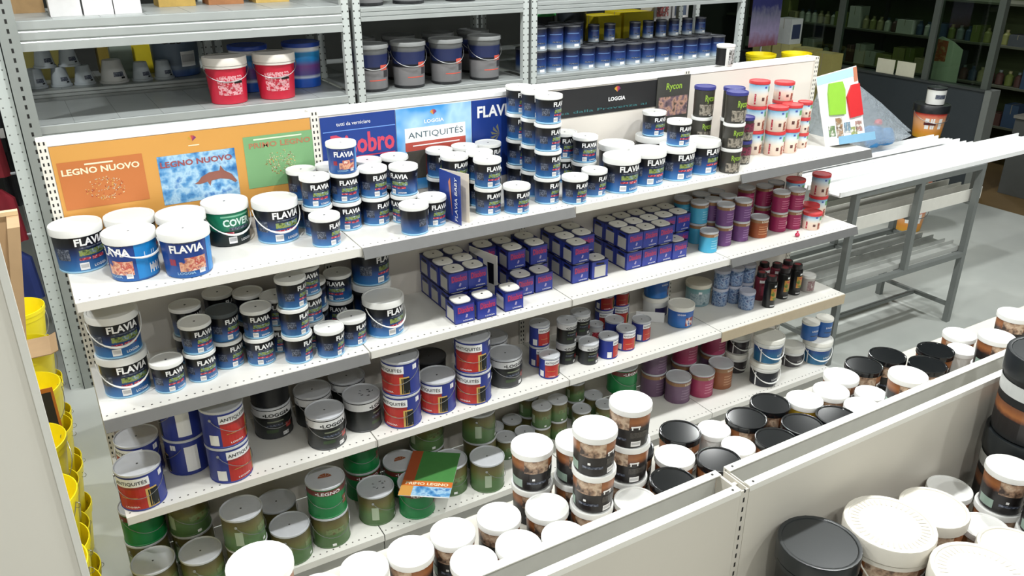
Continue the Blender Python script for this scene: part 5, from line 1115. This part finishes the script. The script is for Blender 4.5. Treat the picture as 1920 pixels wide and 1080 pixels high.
for a, b_ in zip(MUL[1:], MUL[:-1]): obj('pane', MB().box(-.004, .004, a+.036-4.5, b_-.036-4.5, .0, 3.4, GLS), wn)
struct(obj('office_light_blocker', MB().box(8.6, 14, -6, 7.5, 3.0, 3.05, plain('dark_blocker_slab', (60, 62, 60), .8))))  # unseen slab added to keep ambient light out of the office
OFF = [(10.3, .78, 'grey_shelf_board'), (10.3, 1.30, 'grey_shelf_board')]
osh = tag(empty('office_shelving', (10.35, 4.8, 0)), 'dim shelving full of small goods behind the smoked glass', 'shelving')
for z in (.45, .92, 1.38, 1.85): obj('shelf', MB().box(-.25, .25, -2.7, 2.6, -.025, 0, plain('dim_shelf_board', (96, 98, 84), .6)), osh, (0, 0, z))
for y in (-2.7, -1.4, 0, 1.3, 2.6): obj('upright', MB().box(.2, .24, -.02, .02, 0, 2.4, plain('dim_upright', (70, 72, 66), .6)), osh, (0, y, 0))
obj('back', MB().box(.255, .27, -2.7, 2.6, 0, 2.4, plain('dim_green_back', (66, 74, 44), .7, var=.3, scale=4)), osh)
rnd = random.Random(11); PAL = [(196, 196, 186), (150, 150, 90), (90, 60, 56), (60, 80, 110), (170, 160, 120), (120, 130, 130), (206, 206, 200), (110, 120, 60), (80, 84, 90)]
SIZES['ZV'] = (.04, .16)
for k, c in enumerate(PAL):
    nm = 'ZV%d' % k; SIZES[nm] = (.045, .17); r, h = SIZES[nm]
    PROTO[nm] = [('body', MB().lathe([(r*.9, 0), (r, .004), (r, h*.66), (r*.45, h*.82), (r*.4, h*.84)], plain('office_bottle_%d' % k, c, .5), 14).mesh(nm), -1), ('cap', MB().lathe([(r*.45, h*.84), (r*.45, h)], plain('office_cap_%d' % (k % 3), PAL[(k+3) % 9], .5), 12).mesh(nm+'c'), -1)]
CN = ('pale grey', 'khaki', 'maroon', 'slate blue', 'sand', 'blue-grey', 'white', 'moss green', 'charcoal'); goods = []
for li, z in enumerate((.45, .92, 1.38)):
    y = 2.25
    while y < 7.15:
        k = rnd.randrange(9)
        if rnd.random() < .45:
            w_ = rnd.uniform(.1, .24); goods.append((li, k, 'carton', boxthing('carton', 10.22, y+w_/2, z, .2, w_, rnd.uniform(.12, .36), plain('office_carton_%d' % k, PAL[k], .6), '', 'carton', 'goods behind the glass'))); y += w_+.02
        else: goods.append((li, k, 'bottle', put('ZV%d' % k, 'bottle', 10.2, y+.05, z, 0, '', 'bottle', 'goods behind the glass'))); y += .115
cnt = {}
for li, k, kind, o in goods:
    key = (li, k, kind); cnt[key] = cnt.get(key, 0)+1
    o['label'] = '%s %s %s on %s shelf behind smoked glass, counting from the doorway' % (ORD[cnt[key]-1], CN[k], kind, ('lowest', 'middle', 'upper')[li])
for i, (y, c) in enumerate(((4.95, (176, 170, 110)), (4.62, (190, 184, 124)), (4.28, (170, 162, 96)), (3.97, (160, 152, 90)))): boxthing('carton', 8.45, y, 0, .2, .28, 1.34-.02*i, plain('cream_carton_%d' % i, c, .6), 'tall cream carton standing against dark office wall, %s from the racks' % ORD[i], 'carton', 'cream cartons by the office wall')
boxthing('appliance_box', 8.45, 4.62, 1.321, .2, .24, .3, plain('pale_appliance', (196, 200, 200), .5), 'pale box with dark square mark standing on cream cartons', 'box', printm=plain('dark_square_mark', (50, 60, 90), .5))
for i, y in enumerate((3.28, 3.02)): 
    c_ = tag(empty('notice_card', (8.66, y, 1.1206)), 'blank white notice card on the office sill, %s from the mullion' % ('farther', 'nearer')[i], 'card', 'notice cards on the sill'); obj('sheet', MB().box(-.05, -.046, -.115, .115, 0, .16, plain('notice_white', (214, 212, 190), .5)), c_); obj('foot', MB().box(-.05, -.03, -.115, .115, 0, .002, plain('notice_white', (214, 212, 190))), c_)
ps = tag(empty('promotion_stand', (9.0, 2.82, 0)), 'curved white promotional stand with orange picture inside the smoked glass', 'stand')
obj('board', MB().prism([(-.16, 0), (.16, 0), (.16, 1.42), (.05, 1.50), (-.08, 1.55), (-.16, 1.5)], plain('stand_pale', (200, 206, 190), .5), 0, .01), ps, rz=-PI/2+.35)
obj('picture', MB().prism([(-.15, 1.28), (.0, 1.28), (.0, 1.5), (-.12, 1.52)], blotch('orange_photo', [(170, 120, 70), (180, 80, 60), (206, 170, 120)], 20), -.002, 0), ps, rz=-PI/2+.35)
tp_ = MB(); vs, fs = glyphs('Mapei', 0) if False else glyphs('ecolor', 0)
po = tag(empty('promotional_banner', (6.92, 3.6, 0)), 'hanging dark blue poster with white and violet splashes beyond the racks', 'poster')
obj('sheet', MB().box(-.21, .22, 0, .004, 1.50, 2.3, ramp('indigo_poster_print', [(0, (110, 60, 70)), (.18, (130, 120, 150)), (.42, (90, 90, 110)), (.5, (38, 40, 86)), (1, (34, 36, 84))], .5, noise=.25, nscale=9)), po)
obj('white_stripe', MB().add([(.12, -.002, 2.3), (.15, -.002, 2.3), (.21, -.002, 2.0), (.19, -.002, 2.0)], [(0, 3, 2, 1)], WPRINT()), po)
obj('stand_pole', MB().tube([(0, .02, 0), (0, .02, 2.3)], .012, STEEL()), po); obj('stand_foot', MB().lathe([(.16, 0), (.16, .012), (.02, .02)], STEEL(), 20), po, (0, .02, 0))
sb = tag(empty('side_counter', (9.3, 1.55, 0)), 'dim counter with a grey machine beyond the office wall', 'counter')
obj('body', MB().box(-.3, .6, -.9, .35, 0, .82, plain('dim_counter', (70, 72, 70), .6)), sb); obj('top', MB().box(-.33, .63, -.93, .36, .82, .85, plain('counter_top', (110, 108, 100), .5)), sb)
mc = tag(empty('tinting_machine', (9.2, 1.6, .8506)), 'small grey machine with round black lens on the counter', 'machine')
obj('base', MB().box(-.15, .15, -.15, .15, 0, .18, plain('machine_black', (26, 28, 30), .4)), mc); obj('head', MB().box(-.13, .13, -.13, .13, .18, .36, plain('machine_grey', (150, 156, 150), .5)), mc); obj('lens', MB().lathe([(.045, 0), (.045, .02)], BLACKP(), 20), mc, (-.13, -.02, .27), rot=(0, -PI/2, 0))
# remove the unused jar root
bpy.data.objects.remove(jr)

for i, rc in enumerate([q for q in recs if q[1] == 'WB' and q[2] == 'D' and q[4] == '']):
    for k, (dx, dy) in enumerate(((-.056, .03), (.058, .02))): put('BL', 'filler_tub', rc[5]+dx, rc[6]+dy, .15+.1612, -20, 'small azure tub with white lid on blue handled bucket, %s the table' % ('farther from', 'nearer')[k], 'tub', 'small azure tubs on the bucket')
